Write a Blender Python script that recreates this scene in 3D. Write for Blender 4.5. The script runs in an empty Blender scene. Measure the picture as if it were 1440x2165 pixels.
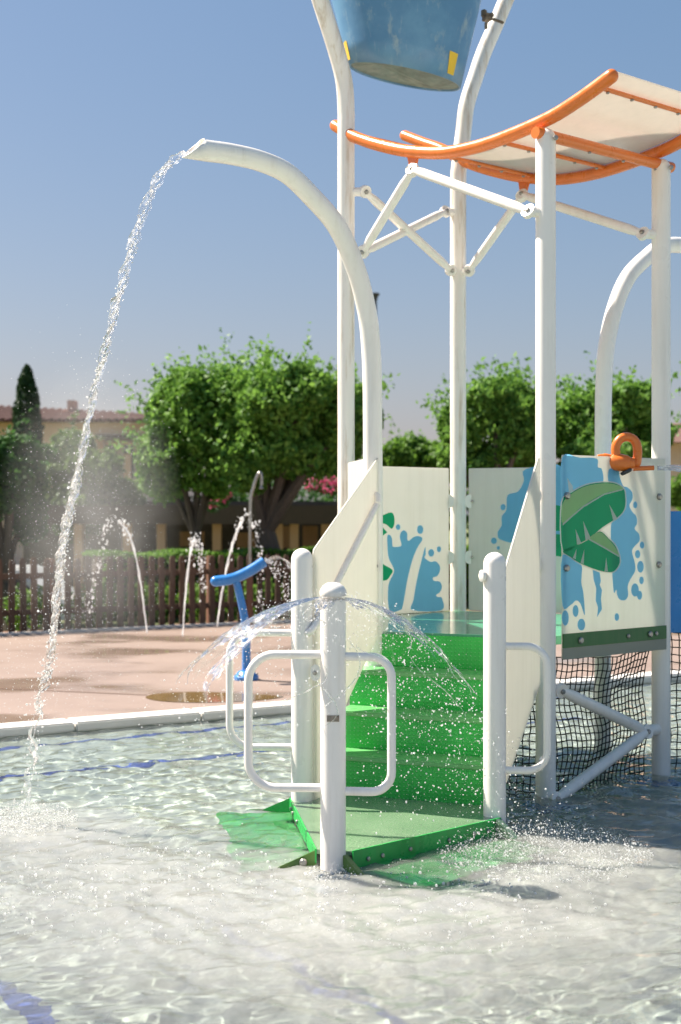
import bpy, bmesh, math, random
import numpy as np
from mathutils import Vector, Matrix
from mathutils.geometry import tessellate_polygon
random.seed(7); RNG = np.random.default_rng(7)
SC = bpy.context.scene; COL = SC.collection
R = math.radians
# ------------------------------------------------------------------ camera, sky, sun, exposure
FPX, CX, CY, EYE = 2814.0, 720.0, 1082.5, 1.60          # focal length in photo pixels, principal point, eye above water
cam = bpy.data.cameras.new('camera'); camo = bpy.data.objects.new('camera', cam); COL.objects.link(camo)
camo.location = (0, 0, EYE); camo.rotation_euler = (R(90), 0, 0)
cam.sensor_fit = 'HORIZONTAL'; cam.sensor_width = 24.0; cam.lens = 24.0 * FPX / 1440.0
cam.clip_start = .05; cam.clip_end = 2000
cam.dof.use_dof = True; cam.dof.focus_distance = 6.7; cam.dof.aperture_fstop = 2.3
SC.camera = camo
SUN_AZ, SUN_EL = -66.0, 52.0          # degrees: azimuth from the view direction (minus = left), elevation
W = bpy.data.worlds.new('World'); SC.world = W; W.use_nodes = True
wn = W.node_tree.nodes; sky = wn.new('ShaderNodeTexSky'); sky.sky_type = 'NISHITA'; sky.sun_disc = False
sky.sun_elevation = R(SUN_EL); sky.sun_rotation = R(SUN_AZ); sky.air_density = 1.5; sky.dust_density = 1.0; sky.ozone_density = 3.0
tint = wn.new('ShaderNodeMix'); tint.data_type = 'RGBA'; tint.blend_type = 'MULTIPLY'; tint.inputs[0].default_value = 1.0; tint.inputs[7].default_value = (.71, .53, .53, 1)   # even colour balance
veil = wn.new('ShaderNodeMix'); veil.data_type = 'RGBA'; veil.blend_type = 'ADD'; veil.inputs[0].default_value = 1.0; veil.inputs[7].default_value = (.05, .85, 1.6, 1); veil.clamp_result = False   # even blue haze over the whole sky
wl = W.node_tree.links; wl.new(sky.outputs[0], tint.inputs[6]); wl.new(tint.outputs[2], veil.inputs[6]); wl.new(veil.outputs[2], wn['Background'].inputs[0]); wn['Background'].inputs[1].default_value = 0.05
sl = bpy.data.lights.new('sun', 'SUN'); sl.energy = 4.6; sl.angle = R(.55); sl.color = (1, .92, .80)
sl.cycles.is_caustics_light = True      # sunlight is refracted through the pool surface
suno = bpy.data.objects.new('sun', sl); COL.objects.link(suno)
_sd = Vector((math.sin(R(SUN_AZ)) * math.cos(R(SUN_EL)), math.cos(R(SUN_AZ)) * math.cos(R(SUN_EL)), math.sin(R(SUN_EL))))
suno.rotation_euler = _sd.to_track_quat('Z', 'Y').to_euler()
vs = SC.view_settings; vs.view_transform = 'Standard'; vs.look = 'None'; vs.gamma = 1; vs.use_curve_mapping = False; vs.exposure = 1.38
cy = SC.cycles; cy.max_bounces = 10; cy.transparent_max_bounces = 24; cy.transmission_bounces = 8; cy.glossy_bounces = 4
cy.diffuse_bounces = 4; cy.volume_bounces = 1; cy.sample_clamp_indirect = 6; cy.use_denoising = True
cy.caustics_reflective = False; cy.caustics_refractive = True; cy.blur_glossy = .5; cy.volume_step_rate = 2

# ------------------------------------------------------------------ helpers
def at(px, py, Y): return Vector(((px - CX) / FPX * Y, Y, EYE - (py - CY) / FPX * Y))
def onz(px, py, z):
    Y = (EYE - z) * FPX / (py - CY); return at(px, py, Y)
def onplane(px, py, p0, n):
    d = Vector(((px - CX) / FPX, 1.0, -(py - CY) / FPX)); o = Vector((0, 0, EYE))
    return o + d * ((Vector(p0) - o).dot(n) / d.dot(n))
def tag(o, label=None, cat=None, group=None, kind=None):
    if label: o['label'] = label
    if cat: o['category'] = cat
    if group: o['group'] = group
    if kind: o['kind'] = kind
    return o
def obj(name, data, parent=None):
    o = bpy.data.objects.new(name, data); COL.objects.link(o)
    if parent is not None:
        o.parent = parent; o.matrix_parent_inverse = PINV.get(parent.name, Matrix())
    return o
PINV = {}
def thing(name, loc, label, cat, group=None):
    o = bpy.data.objects.new(name, None); COL.objects.link(o); o.location = loc; o.empty_display_size = .2
    PINV[o.name] = Matrix.Translation(-Vector(loc))
    return tag(o, label, cat, group)
def mesh(name, v, f, m, parent=None, smooth=False):
    me = bpy.data.meshes.new(name); me.from_pydata([tuple(p) for p in v], [], [tuple(q) for q in f])
    if m: me.materials.append(m)
    if smooth: me.polygons.foreach_set('use_smooth', [True] * len(me.polygons))
    me.update(); return obj(name, me, parent)
def fastmesh(name, v, f, m, parent=None, smooth=False):
    v = np.asarray(v, np.float32); f = np.asarray(f, np.int32); k = f.shape[1]
    me = bpy.data.meshes.new(name); me.vertices.add(len(v)); me.vertices.foreach_set('co', v.ravel())
    me.loops.add(f.size); me.loops.foreach_set('vertex_index', f.ravel()); me.polygons.add(len(f))
    me.polygons.foreach_set('loop_start', np.arange(0, f.size, k, dtype=np.int32))
    if smooth: me.polygons.foreach_set('use_smooth', np.ones(len(f), bool))
    me.materials.append(m); me.update(calc_edges=True); return obj(name, me, parent)
class MB:
    def __init__(s): s.v = []; s.f = []
    def add(s, v, f):
        b = len(s.v); s.v += [Vector(p) for p in v]; s.f += [tuple(i + b for i in q) for q in f]; return s
    def box(s, c, d, rz=0.0, rot=None):
        m = rot if rot is not None else Matrix.Rotation(rz, 3, 'Z'); c = Vector(c); hx, hy, hz = d[0] / 2, d[1] / 2, d[2] / 2
        v = [c + m @ Vector((x * hx, y * hy, z * hz)) for z in (-1, 1) for y in (-1, 1) for x in (-1, 1)]
        return s.add(v, [(0, 2, 3, 1), (4, 5, 7, 6), (0, 1, 5, 4), (2, 6, 7, 3), (0, 4, 6, 2), (1, 3, 7, 5)])
    def tube(s, path, r, n=16, cap0='flat', cap1='flat', up=None):
        path = [Vector(p) for p in path]; N = len(path)
        rr = r if isinstance(r, (list, tuple)) else [r] * N
        rows = []; prev = None; first = last = None
        tang = [(path[min(i + 1, N - 1)] - path[max(i - 1, 0)]).normalized() for i in range(N)]
        a = up or (Vector((0, 0, 1)) if abs(tang[0].z) < .9 else Vector((1, 0, 0)))
        u = (a - tang[0] * a.dot(tang[0])).normalized(); b0 = len(s.v); rings = []
        for i in range(N):
            u = (u - tang[i] * u.dot(tang[i])).normalized(); w = tang[i].cross(u)
            rings.append((path[i], u.copy(), w, rr[i], tang[i]))
        full = []
        def hemi(c, u, w, r, t, sgn):
            return [(c + t * sgn * r * math.sin(k * math.pi / 2 / 5), u, w, max(r * math.cos(k * math.pi / 2 / 5), r * .02)) for k in range(1, 6)]
        if cap0 == 'round': full += list(reversed(hemi(*rings[0], -1)))
        full += [q[:4] for q in rings]
        if cap1 == 'round': full += hemi(*rings[-1], 1)
        v = []; f = []
        for (c, u_, w_, r_) in full:
            v += [c + u_ * r_ * math.cos(2 * math.pi * k / n) + w_ * r_ * math.sin(2 * math.pi * k / n) for k in range(n)]
        for i in range(len(full) - 1):
            for k in range(n): f.append((i * n + k, i * n + (k + 1) % n, (i + 1) * n + (k + 1) % n, (i + 1) * n + k))
        if cap0: f.append(tuple(range(n))[::-1])
        if cap1: f.append(tuple((len(full) - 1) * n + k for k in range(n)))
        return s.add(v, f)
    def lathe(s, prof, c, n=24, axis=Vector((0, 0, 1))):
        c = Vector(c); q = axis.to_track_quat('Z', 'Y').to_matrix(); v = []; f = []
        for r_, z in prof: v += [c + q @ Vector((r_ * math.cos(2 * math.pi * k / n), r_ * math.sin(2 * math.pi * k / n), z)) for k in range(n)]
        for i in range(len(prof) - 1):
            for k in range(n): f.append((i * n + k, i * n + (k + 1) % n, (i + 1) * n + (k + 1) % n, (i + 1) * n + k))
        f.append(tuple(range(n))[::-1]); f.append(tuple((len(prof) - 1) * n + k for k in range(n)))
        return s.add(v, f)
    def prism(s, pts, nrm):
        """closed polygon (3D, planar) pushed along nrm"""
        pts = [Vector(p) for p in pts]; n = len(pts); nrm = Vector(nrm)
        tris = tessellate_polygon([pts]); v = pts + [p + nrm for p in pts]
        f = [tuple(t) for t in tris] + [tuple(i + n for i in reversed(t)) for t in tris]
        f += [(i, (i + 1) % n, (i + 1) % n + n, i + n) for i in range(n)]
        return s.add(v, f)
    def build(s, name, m, parent=None, smooth=False, bevel=0.0, angle=35):
        o = mesh(name, s.v, s.f, m, parent, False); me = o.data
        bm = bmesh.new(); bm.from_mesh(me); bmesh.ops.recalc_face_normals(bm, faces=bm.faces)
        if bevel:
            bmesh.ops.bevel(bm, geom=[e for e in bm.edges if len(e.link_faces) == 2 and e.calc_face_angle(0) > .6], offset=bevel, segments=2, affect='EDGES', clamp_overlap=True)
        if smooth:
            for fc in bm.faces: fc.smooth = True
            for e in bm.edges:
                if len(e.link_faces) == 2 and e.calc_face_angle(0) > R(angle): e.smooth = False
        bm.to_mesh(me); bm.free(); return o
def crom(P, k=8, closed=False):
    P = [Vector(p) for p in P]; n = len(P); out = []
    rng = range(n if closed else n - 1)
    for i in rng:
        if closed: a, b, c, d = P[(i - 1) % n], P[i], P[(i + 1) % n], P[(i + 2) % n]
        else: a, b, c, d = P[max(i - 1, 0)], P[i], P[i + 1], P[min(i + 2, n - 1)]
        for j in range(k):
            t = j / k
            out.append(.5 * ((2 * b) + (c - a) * t + (2 * a - 5 * b + 4 * c - d) * t * t + (3 * b - a - 3 * c + d) * t ** 3))
    if not closed: out.append(P[-1])
    return out
def dup(o, name, loc, rot=None, parent=None, scale=None):
    c = o.copy(); c.name = name; COL.objects.link(c); c.location = loc
    if rot is not None: c.rotation_euler = rot
    if scale is not None: c.scale = scale
    if parent is not None: c.parent = parent; c.matrix_parent_inverse = PINV.get(parent.name, Matrix())
    return c

# ------------------------------------------------------------------ materials
def newmat(name):
    m = bpy.data.materials.new(name); m.use_nodes = True; nt = m.node_tree
    return m, nt, nt.nodes, nt.links, nt.nodes['Principled BSDF']
def ramp(nt, fac, stops, interp='LINEAR'):
    r_ = nt.nodes.new('ShaderNodeValToRGB'); r_.color_ramp.interpolation = interp; e = r_.color_ramp.elements
    while len(e) < len(stops): e.new(.5)
    for q, (p, c) in zip(e, stops): q.position = p; q.color = (*c, 1) if len(c) == 3 else c
    nt.links.new(fac, r_.inputs[0]); return r_.outputs[0]
def noise(nt, scale, detail=4, rough=.55, vec=None, stretch=None, dist=0):
    n = nt.nodes.new('ShaderNodeTexNoise'); n.inputs['Scale'].default_value = scale; n.inputs['Detail'].default_value = detail
    n.inputs['Roughness'].default_value = rough; n.inputs['Distortion'].default_value = dist
    tc = nt.nodes.new('ShaderNodeNewGeometry').outputs['Position'] if vec is None else vec
    if stretch:
        mp = nt.nodes.new('ShaderNodeMapping'); mp.inputs['Scale'].default_value = stretch; nt.links.new(tc, mp.inputs[0]); tc = mp.outputs[0]
    nt.links.new(tc, n.inputs['Vector']); return n.outputs[0]
def mixc(nt, fac, a, b):
    x = nt.nodes.new('ShaderNodeMix'); x.data_type = 'RGBA'
    for s_, val in ((0, fac), (6, a), (7, b)):
        if hasattr(val, 'is_linked') or isinstance(val, bpy.types.NodeSocket): nt.links.new(val, x.inputs[s_])
        else: x.inputs[s_].default_value = val if s_ == 0 else (*val, 1)
    return x.outputs[2]
def math_(nt, op, a, b=None, c=None):
    x = nt.nodes.new('ShaderNodeMath'); x.operation = op
    for i, val in enumerate((a, b, c)):
        if val is None: continue
        if isinstance(val, bpy.types.NodeSocket): nt.links.new(val, x.inputs[i])
        else: x.inputs[i].default_value = val
    return x.outputs[0]
def bump(nt, h, bsdf, strength=.3, dist=.01):
    b = nt.nodes.new('ShaderNodeBump'); b.inputs['Strength'].default_value = strength; b.inputs['Distance'].default_value = dist
    nt.links.new(h, b.inputs['Height']); nt.links.new(b.outputs[0], bsdf.inputs['Normal']); return b
def paint(name, col, rough=.35, var=.12, scale=3.0, dirt=None, dirt_amt=.0, bumps=.04, coat=0.0, metal=0.0, streak=True):
    m, nt, N, L, P = newmat(name)
    d = tuple(c * (1 - var) for c in col)
    c = mixc(nt, ramp(nt, noise(nt, scale, 5), [(.3, (0, 0, 0)), (.7, (1, 1, 1))]), d, col)
    if dirt:
        s_ = noise(nt, 2.2, 6, .65, stretch=(9, 9, .8) if streak else None)
        c = mixc(nt, math_(nt, 'MULTIPLY', ramp(nt, s_, [(.5, (0, 0, 0)), (.75, (1, 1, 1))]), dirt_amt), c, dirt)
    L.new(c, P.inputs['Base Color']); P.inputs['Roughness'].default_value = rough; P.inputs['Metallic'].default_value = metal
    P.inputs['Coat Weight'].default_value = coat; P.inputs['Coat Roughness'].default_value = .12
    rr = ramp(nt, noise(nt, scale * 2.7, 4), [(.3, (rough * .75,) * 3), (.7, (min(1, rough * 1.35),) * 3)]); L.new(rr, P.inputs['Roughness'])
    if bumps: bump(nt, noise(nt, 60, 3), P, bumps, .004)
    return m
def trans_panel(name, col, tr=.45, rough=.4, stain=(.45, .42, .3)):
    """semi-translucent plastic sheet: diffuse + translucent + a little gloss"""
    m, nt, N, L, P = newmat(name)
    c = mixc(nt, math_(nt, 'MULTIPLY', ramp(nt, noise(nt, 1.6, 6, .65, stretch=(14, 14, .7)), [(.45, (0, 0, 0)), (.8, (1, 1, 1))]), .13), col, stain)
    c = mixc(nt, math_(nt, 'MULTIPLY', ramp(nt, noise(nt, 9, 4), [(.4, (0, 0, 0)), (.7, (1, 1, 1))]), .10), c, tuple(x * .8 for x in col))
    L.new(c, P.inputs['Base Color']); P.inputs['Roughness'].default_value = rough
    t = N.new('ShaderNodeBsdfTranslucent'); L.new(c, t.inputs[0]); mx = N.new('ShaderNodeMixShader'); mx.inputs[0].default_value = tr
    L.new(P.outputs[0], mx.inputs[1]); L.new(t.outputs[0], mx.inputs[2]); L.new(mx.outputs[0], N['Material Output'].inputs[0]); return m
M = {}
M['white'] = paint('white_paint', (.93, .87, .82), .32, .05, 2, (.50, .42, .32), .24)
M['rusty_white'] = paint('white_paint_rust', (.92, .86, .80), .38, .05, 2, (.42, .27, .12), .85)
M['cream'] = trans_panel('cream_panel', (.84, .82, .76), .42)
M['cream_flat'] = trans_panel('cream_print', (.87, .85, .79), .50)
M['roof'] = trans_panel('roof_sheet', (.84, .77, .71), .38, .25, (.5, .48, .42))
M['edge_green'] = trans_panel('panel_foot', (.10, .26, .10), .35)
def printm(name, col): return trans_panel(name, col, .50, .4, tuple(c * .75 for c in col))
M['p_blue'] = printm('print_blue', (.22, .58, .86)); M['p_green'] = printm('print_green', (.01, .46, .22))
M['p_light'] = printm('print_light_green', (.56, .84, .40))
def green_dots():
    m, nt, N, L, P = newmat('green_riser')
    base = mixc(nt, ramp(nt, noise(nt, 5, 4), [(.3, (0, 0, 0)), (.7, (1, 1, 1))]), (.02, .40, .055), (.04, .52, .08))
    tc = N.new('ShaderNodeTexCoord'); sp = N.new('ShaderNodeSeparateXYZ'); L.new(tc.outputs['Object'], sp.inputs[0])
    def cell(x, n): return math_(nt, 'SUBTRACT', math_(nt, 'FRACT', math_(nt, 'MULTIPLY', x, n)), .5)
    a = cell(sp.outputs[0], 46); b = cell(sp.outputs[2], 46)
    d = math_(nt, 'SQRT', math_(nt, 'ADD', math_(nt, 'MULTIPLY', a, a), math_(nt, 'MULTIPLY', b, b)))
    dot = math_(nt, 'LESS_THAN', d, .17)
    c = mixc(nt, math_(nt, 'MULTIPLY', dot, .28), base, (.20, .62, .26)); L.new(c, P.inputs['Base Color']); P.inputs['Roughness'].default_value = .22
    bump(nt, ramp(nt, d, [(.1, (1, 1, 1)), (.3, (0, 0, 0))]), P, .5, .004); return m
M['riser'] = green_dots()
M['green'] = paint('green_plate', (.025, .42, .08), .3, .18, 5, (.10, .16, .03), .35)
def tread():
    m, nt, N, L, P = newmat('green_tread')
    c = mixc(nt, ramp(nt, noise(nt, 4, 5), [(.3, (0, 0, 0)), (.7, (1, 1, 1))]), (.15, .25, .145), (.22, .33, .205))
    L.new(c, P.inputs['Base Color']); P.inputs['Roughness'].default_value = .14; P.inputs['Coat Weight'].default_value = .6; P.inputs['Coat Roughness'].default_value = .04
    w = N.new('ShaderNodeTexWave'); w.inputs['Scale'].default_value = 28; w.inputs['Distortion'].default_value = 1.5; w.bands_direction = 'DIAGONAL'
    tc = N.new('ShaderNodeTexCoord'); L.new(tc.outputs['Object'], w.inputs[0]); bump(nt, w.outputs['Fac'], P, .35, .004); return m
M['tread'] = tread(); M['step'] = paint('green_step', (.14, .46, .15), .3, .2, 6, (.25, .5, .22), .4, .15, streak=False)
M['deck'] = paint('green_deck', (.10, .42, .24), .12, .2, 4, (.2, .5, .4), .3, .03, streak=False)
M['olive'] = paint('olive_flap', (.10, .22, .04), .35, .3, 14, (.22, .12, .04), .6, streak=False)
M['orange'] = paint('orange_paint', (.80, .19, .025), .3, .10, 6, (.55, .12, .02), .3, coat=.2)
M['blue'] = paint('blue_paint', (.035, .22, .60), .28, .12, 5, (.08, .28, .55), .3, coat=.2)
M['blue_panel'] = paint('blue_panel', (.02, .24, .62), .3, .1, 4)
M['steel'] = paint('steel', (.45, .43, .40), .35, .25, 40, (.16, .10, .06), .6, .1, metal=.9)
M['rust'] = paint('corroded_metal', (.30, .22, .15), .7, .6, 60, (.75, .72, .66), .6, .5, streak=False)
M['yellow'] = paint('yellow_patch', (.85, .55, .03), .4, .1, 8)
def bucketm():
    m, nt, N, L, P = newmat('bucket_blue')
    c = mixc(nt, ramp(nt, noise(nt, 2.5, 6, .65), [(.4, (0, 0, 0)), (.75, (1, 1, 1))]), (.075, .21, .38), (.15, .33, .50))
    c = mixc(nt, math_(nt, 'MULTIPLY', ramp(nt, noise(nt, 4.5, 8, .7, stretch=(1.6, 1.6, .9)), [(.56, (0, 0, 0)), (.68, (1, 1, 1))]), .5), c, (.40, .47, .45))
    c = mixc(nt, math_(nt, 'MULTIPLY', ramp(nt, noise(nt, 3, 6, .6, stretch=(12, 12, .5)), [(.6, (0, 0, 0)), (.75, (1, 1, 1))]), .25), c, (.5, .55, .55))
    L.new(c, P.inputs['Base Color']); P.inputs['Roughness'].default_value = .35; return m
M['bucket'] = bucketm()
M['bucket_base'] = paint('bucket_base', (.20, .28, .25), .6, .5, 9, (.6, .6, .55), .6, .3, streak=False)
M['net'] = paint('black_net', (.018, .018, .017), .8, .2, 30, bumps=0)
def wood(name, a, b):
    m, nt, N, L, P = newmat(name); tc = N.new('ShaderNodeTexCoord')
    c = mixc(nt, noise(nt, 7, 6, .6, tc.outputs['Object'], (6, 6, .6)), a, b); oi = N.new('ShaderNodeObjectInfo')
    hs = N.new('ShaderNodeHueSaturation'); L.new(math_(nt, 'MULTIPLY_ADD', oi.outputs['Random'], .7, .65), hs.inputs['Value']); L.new(c, hs.inputs['Color'])
    L.new(hs.outputs[0], P.inputs['Base Color']); P.inputs['Roughness'].default_value = .8; bump(nt, noise(nt, 9, 5, .6, tc.outputs['Object'], (8, 8, .7)), P, .4, .01); return m
M['wood'] = wood('fence_wood', (.055, .030, .018), (.13, .075, .045)); M['wood_post'] = wood('fence_post_wood', (.16, .075, .045), (.26, .13, .085))
M['wood_dark'] = wood('pergola_wood', (.06, .04, .028), (.12, .08, .055))
M['bark'] = wood('bark', (.05, .035, .025), (.14, .11, .085))
def leafm(name, a, b, tr=.35):
    m, nt, N, L, P = newmat(name); g = N.new('ShaderNodeNewGeometry')
    c = mixc(nt, g.outputs['Random Per Island'], a, b); L.new(c, P.inputs['Base Color']); P.inputs['Roughness'].default_value = .55
    P.inputs['Specular IOR Level'].default_value = .3
    t = N.new('ShaderNodeBsdfTranslucent'); L.new(mixc(nt, .5, c, tuple(min(1, x * 1.6) for x in b)), t.inputs[0]); mx = N.new('ShaderNodeMixShader'); mx.inputs[0].default_value = tr
    L.new(P.outputs[0], mx.inputs[1]); L.new(t.outputs[0], mx.inputs[2]); L.new(mx.outputs[0], N['Material Output'].inputs[0]); return m
M['leaf'] = leafm('leaf_green', (.04, .14, .02), (.20, .36, .06)); M['leaf_dark'] = leafm('leaf_dark', (.02, .07, .018), (.06, .15, .03))
M['cypress'] = leafm('leaf_cypress', (.015, .045, .015), (.035, .085, .022), .1)
M['hedge'] = leafm('leaf_hedge', (.06, .14, .02), (.16, .30, .04)); M['pink'] = leafm('bougainvillea', (.55, .04, .16), (.75, .16, .30))
M['leaf_grey'] = leafm('leaf_grey_green', (.06, .12, .03), (.14, .22, .06))
M['peach'] = paint('peach_wall', (.84, .56, .42), .85, .10, 1.5, (.62, .40, .30), .3); M['ochre'] = paint('ochre_wall', (.60, .35, .20), .85, .12, 1.5)
M['shade_wall'] = paint('painted_shade_wall', (.55, .46, .42), .85, .15, 1.5); M['dark_glass'] = paint('window_glass', (.05, .055, .06), .1, .2, 2)  # grey-pink wall: shade of the villa's recess put into its colour
M['tile'] = paint('roof_tiles', (.17, .085, .065), .9, .3, 8, (.10, .055, .05), .6, .6, streak=False)
M['car'] = paint('car_white', (.8, .8, .8), .2, .03, 3, coat=.5); M['rubber'] = paint('rubber', (.02, .02, .02), .7, .1, 10); M['dark'] = paint('dark_metal', (.05, .05, .055), .5, .2, 10)
M['coping'] = paint('coping_white', (.74, .71, .67), .6, .1, 3, (.5, .44, .36), .3, .1, streak=False)
M['kerb'] = paint('kerb_concrete', (.52, .50, .48), .8, .2, 4, bumps=.3); M['soil'] = paint('red_soil', (.30, .15, .09), .95, .35, 3, bumps=.8)
M['grass'] = paint('ground_green', (.14, .17, .06), .95, .4, 1.2, (.25, .18, .10), .5, .8, streak=False)
def padm():
    m, nt, N, L, P = newmat('splash_pad_concrete')
    c = mixc(nt, ramp(nt, noise(nt, 1.1, 6, .6), [(.3, (0, 0, 0)), (.7, (1, 1, 1))]), (.255, .185, .152), (.31, .23, .19))
    wet = ramp(nt, noise(nt, .55, 4, .5, stretch=(1, 1.5, 1)), [(.51, (0, 0, 0)), (.64, (1, 1, 1))])
    c = mixc(nt, math_(nt, 'MULTIPLY', wet, .35), c, (.25, .18, .13)); L.new(c, P.inputs['Base Color'])
    L.new(ramp(nt, wet, [(0, (.5, .5, .5)), (1, (.07, .07, .07))]), P.inputs['Roughness'])
    h = noise(nt, 90, 3); b = bump(nt, h, P, .25, .004); L.new(math_(nt, 'MULTIPLY', math_(nt, 'SUBTRACT', 1.0, wet), .25), b.inputs['Strength']); return m
M['pad'] = padm(); M['puddle'] = paint('puddle_floor', (.20, .13, .055), .05, .2, 3, bumps=0); M['joint'] = paint('joint', (.16, .09, .06), .8, .2, 6)
def floorm():
    m, nt, N, L, P = newmat('pool_floor_tile')
    c = mixc(nt, ramp(nt, noise(nt, 1.5, 5), [(.3, (0, 0, 0)), (.7, (1, 1, 1))]), (.42, .455, .41), (.50, .53, .49)); L.new(c, P.inputs['Base Color']); P.inputs['Roughness'].default_value = .6; return m
M['floor'] = floorm(); M['tile_blue'] = paint('tile_blue', (.03, .07, .38), .4, .4, 25, (.25, .32, .55), .5, 0, streak=False)
def streamm():
    m, nt, N, L, P = newmat('stream_water'); P.inputs['Base Color'].default_value = (1, 1, 1, 1); P.inputs['Roughness'].default_value = .02; P.inputs['IOR'].default_value = 1.2; P.inputs['Transmission Weight'].default_value = 1
    t = N.new('ShaderNodeBsdfTransparent'); w = N.new('ShaderNodeBsdfTranslucent'); w.inputs[0].default_value = (.95, .95, .95, 1)
    m1 = N.new('ShaderNodeMixShader'); m1.inputs[0].default_value = .45; L.new(P.outputs[0], m1.inputs[1]); L.new(t.outputs[0], m1.inputs[2])
    m2 = N.new('ShaderNodeMixShader'); L.new(ramp(nt, noise(nt, 34, 4, .65), [(.50, (.03,) * 3), (.68, (.42,) * 3)]), m2.inputs[0]); L.new(m1.outputs[0], m2.inputs[1]); L.new(w.outputs[0], m2.inputs[2])
    L.new(m2.outputs[0], N['Material Output'].inputs[0]); return m
M['stream'] = streamm()
def dropm():
    m, nt, N, L, P = newmat('drop_water'); P.inputs['Base Color'].default_value = (.95, .95, .95, 1); P.inputs['Roughness'].default_value = .08; P.inputs['IOR'].default_value = 1.33; P.inputs['Transmission Weight'].default_value = .45
    t = N.new('ShaderNodeBsdfTranslucent'); t.inputs[0].default_value = (.95, .95, .95, 1); mx = N.new('ShaderNodeMixShader'); mx.inputs[0].default_value = .55
    L.new(P.outputs[0], mx.inputs[1]); L.new(t.outputs[0], mx.inputs[2]); L.new(mx.outputs[0], N['Material Output'].inputs[0]); return m
M['drop'] = dropm()
def sheetm():
    m, nt, N, L, P = newmat('thin_water_sheet'); N.remove(P)
    t = N.new('ShaderNodeBsdfTransparent'); g = N.new('ShaderNodeBsdfGlossy'); g.inputs['Roughness'].default_value = .08
    d = N.new('ShaderNodeBsdfTranslucent'); d.inputs[0].default_value = (.95, .95, .95, 1)
    fr = N.new('ShaderNodeFresnel'); fr.inputs[0].default_value = 1.22
    b = N.new('ShaderNodeBump'); b.inputs['Strength'].default_value = .9; b.inputs['Distance'].default_value = .02
    L.new(noise(nt, 26, 4, .6), b.inputs['Height']); L.new(b.outputs[0], fr.inputs['Normal']); L.new(b.outputs[0], g.inputs['Normal'])
    m1 = N.new('ShaderNodeMixShader'); L.new(ramp(nt, noise(nt, 30, 5, .7), [(.52, (.02,) * 3), (.76, (.15,) * 3)]), m1.inputs[0]); L.new(t.outputs[0], m1.inputs[1]); L.new(d.outputs[0], m1.inputs[2])
    m2 = N.new('ShaderNodeMixShader'); L.new(fr.outputs[0], m2.inputs[0]); L.new(m1.outputs[0], m2.inputs[1]); L.new(g.outputs[0], m2.inputs[2])
    L.new(m2.outputs[0], N['Material Output'].inputs[0]); return m
M['sheet'] = sheetm()
def foamm():
    m, nt, N, L, P = newmat('foam'); P.inputs['Base Color'].default_value = (.86, .86, .84, 1); P.inputs['Roughness'].default_value = .4
    t = N.new('ShaderNodeBsdfTranslucent'); t.inputs[0].default_value = (.9, .9, .9, 1); mx = N.new('ShaderNodeMixShader'); mx.inputs[0].default_value = .45
    L.new(P.outputs[0], mx.inputs[1]); L.new(t.outputs[0], mx.inputs[2]); L.new(mx.outputs[0], N['Material Output'].inputs[0]); return m
M['foam'] = foamm()
def poolwater():
    m, nt, N, L, P = newmat('pool_water'); N.remove(P)
    g = N.new('ShaderNodeBsdfGlass'); g.inputs['IOR'].default_value = 1.33; g.inputs['Roughness'].default_value = 0; g.inputs['Color'].default_value = (.93, .975, .955, 1)
    d = N.new('ShaderNodeSubsurfaceScattering'); d.falloff = 'BURLEY'; d.inputs['Scale'].default_value = .10; d.inputs['Radius'].default_value = (1, 1, 1)
    upn = N.new('ShaderNodeCombineXYZ'); upn.inputs[2].default_value = 1.0; L.new(upn.outputs[0], d.inputs['Normal'])
    at_ = N.new('ShaderNodeAttribute'); at_.attribute_name = 'foam'      # aerated, milky water and froth flecks
    f = math_(nt, 'MULTIPLY', at_.outputs['Fac'], ramp(nt, noise(nt, 38, 5, .7), [(.3, (.90,) * 3), (.65, (1, 1, 1))]))
    fl = math_(nt, 'MULTIPLY', ramp(nt, noise(nt, 75, 5, .75, dist=.6), [(.55, (0, 0, 0)), (.72, (.8, .8, .8))]), ramp(nt, at_.outputs['Fac'], [(.30, (0, 0, 0)), (.8, (1, 1, 1))]))
    L.new(mixc(nt, fl, (.36, .365, .345), (.60, .605, .585)), d.inputs[0]); f = math_(nt, 'MINIMUM', math_(nt, 'MAXIMUM', f, fl), .95)
    m1 = N.new('ShaderNodeMixShader'); L.new(f, m1.inputs[0]); gl = N.new('ShaderNodeBsdfGlossy'); gl.inputs['Roughness'].default_value = .04; fr = N.new('ShaderNodeFresnel'); fr.inputs[0].default_value = 1.33
    mk = N.new('ShaderNodeMixShader'); L.new(fr.outputs[0], mk.inputs[0]); L.new(d.outputs[0], mk.inputs[1]); L.new(gl.outputs[0], mk.inputs[2])      # milky water keeps its wet sheen
    L.new(g.outputs[0], m1.inputs[1]); L.new(mk.outputs[0], m1.inputs[2])
    L.new(m1.outputs[0], N['Material Output'].inputs[0]); return m
M['pool'] = poolwater()

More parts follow.
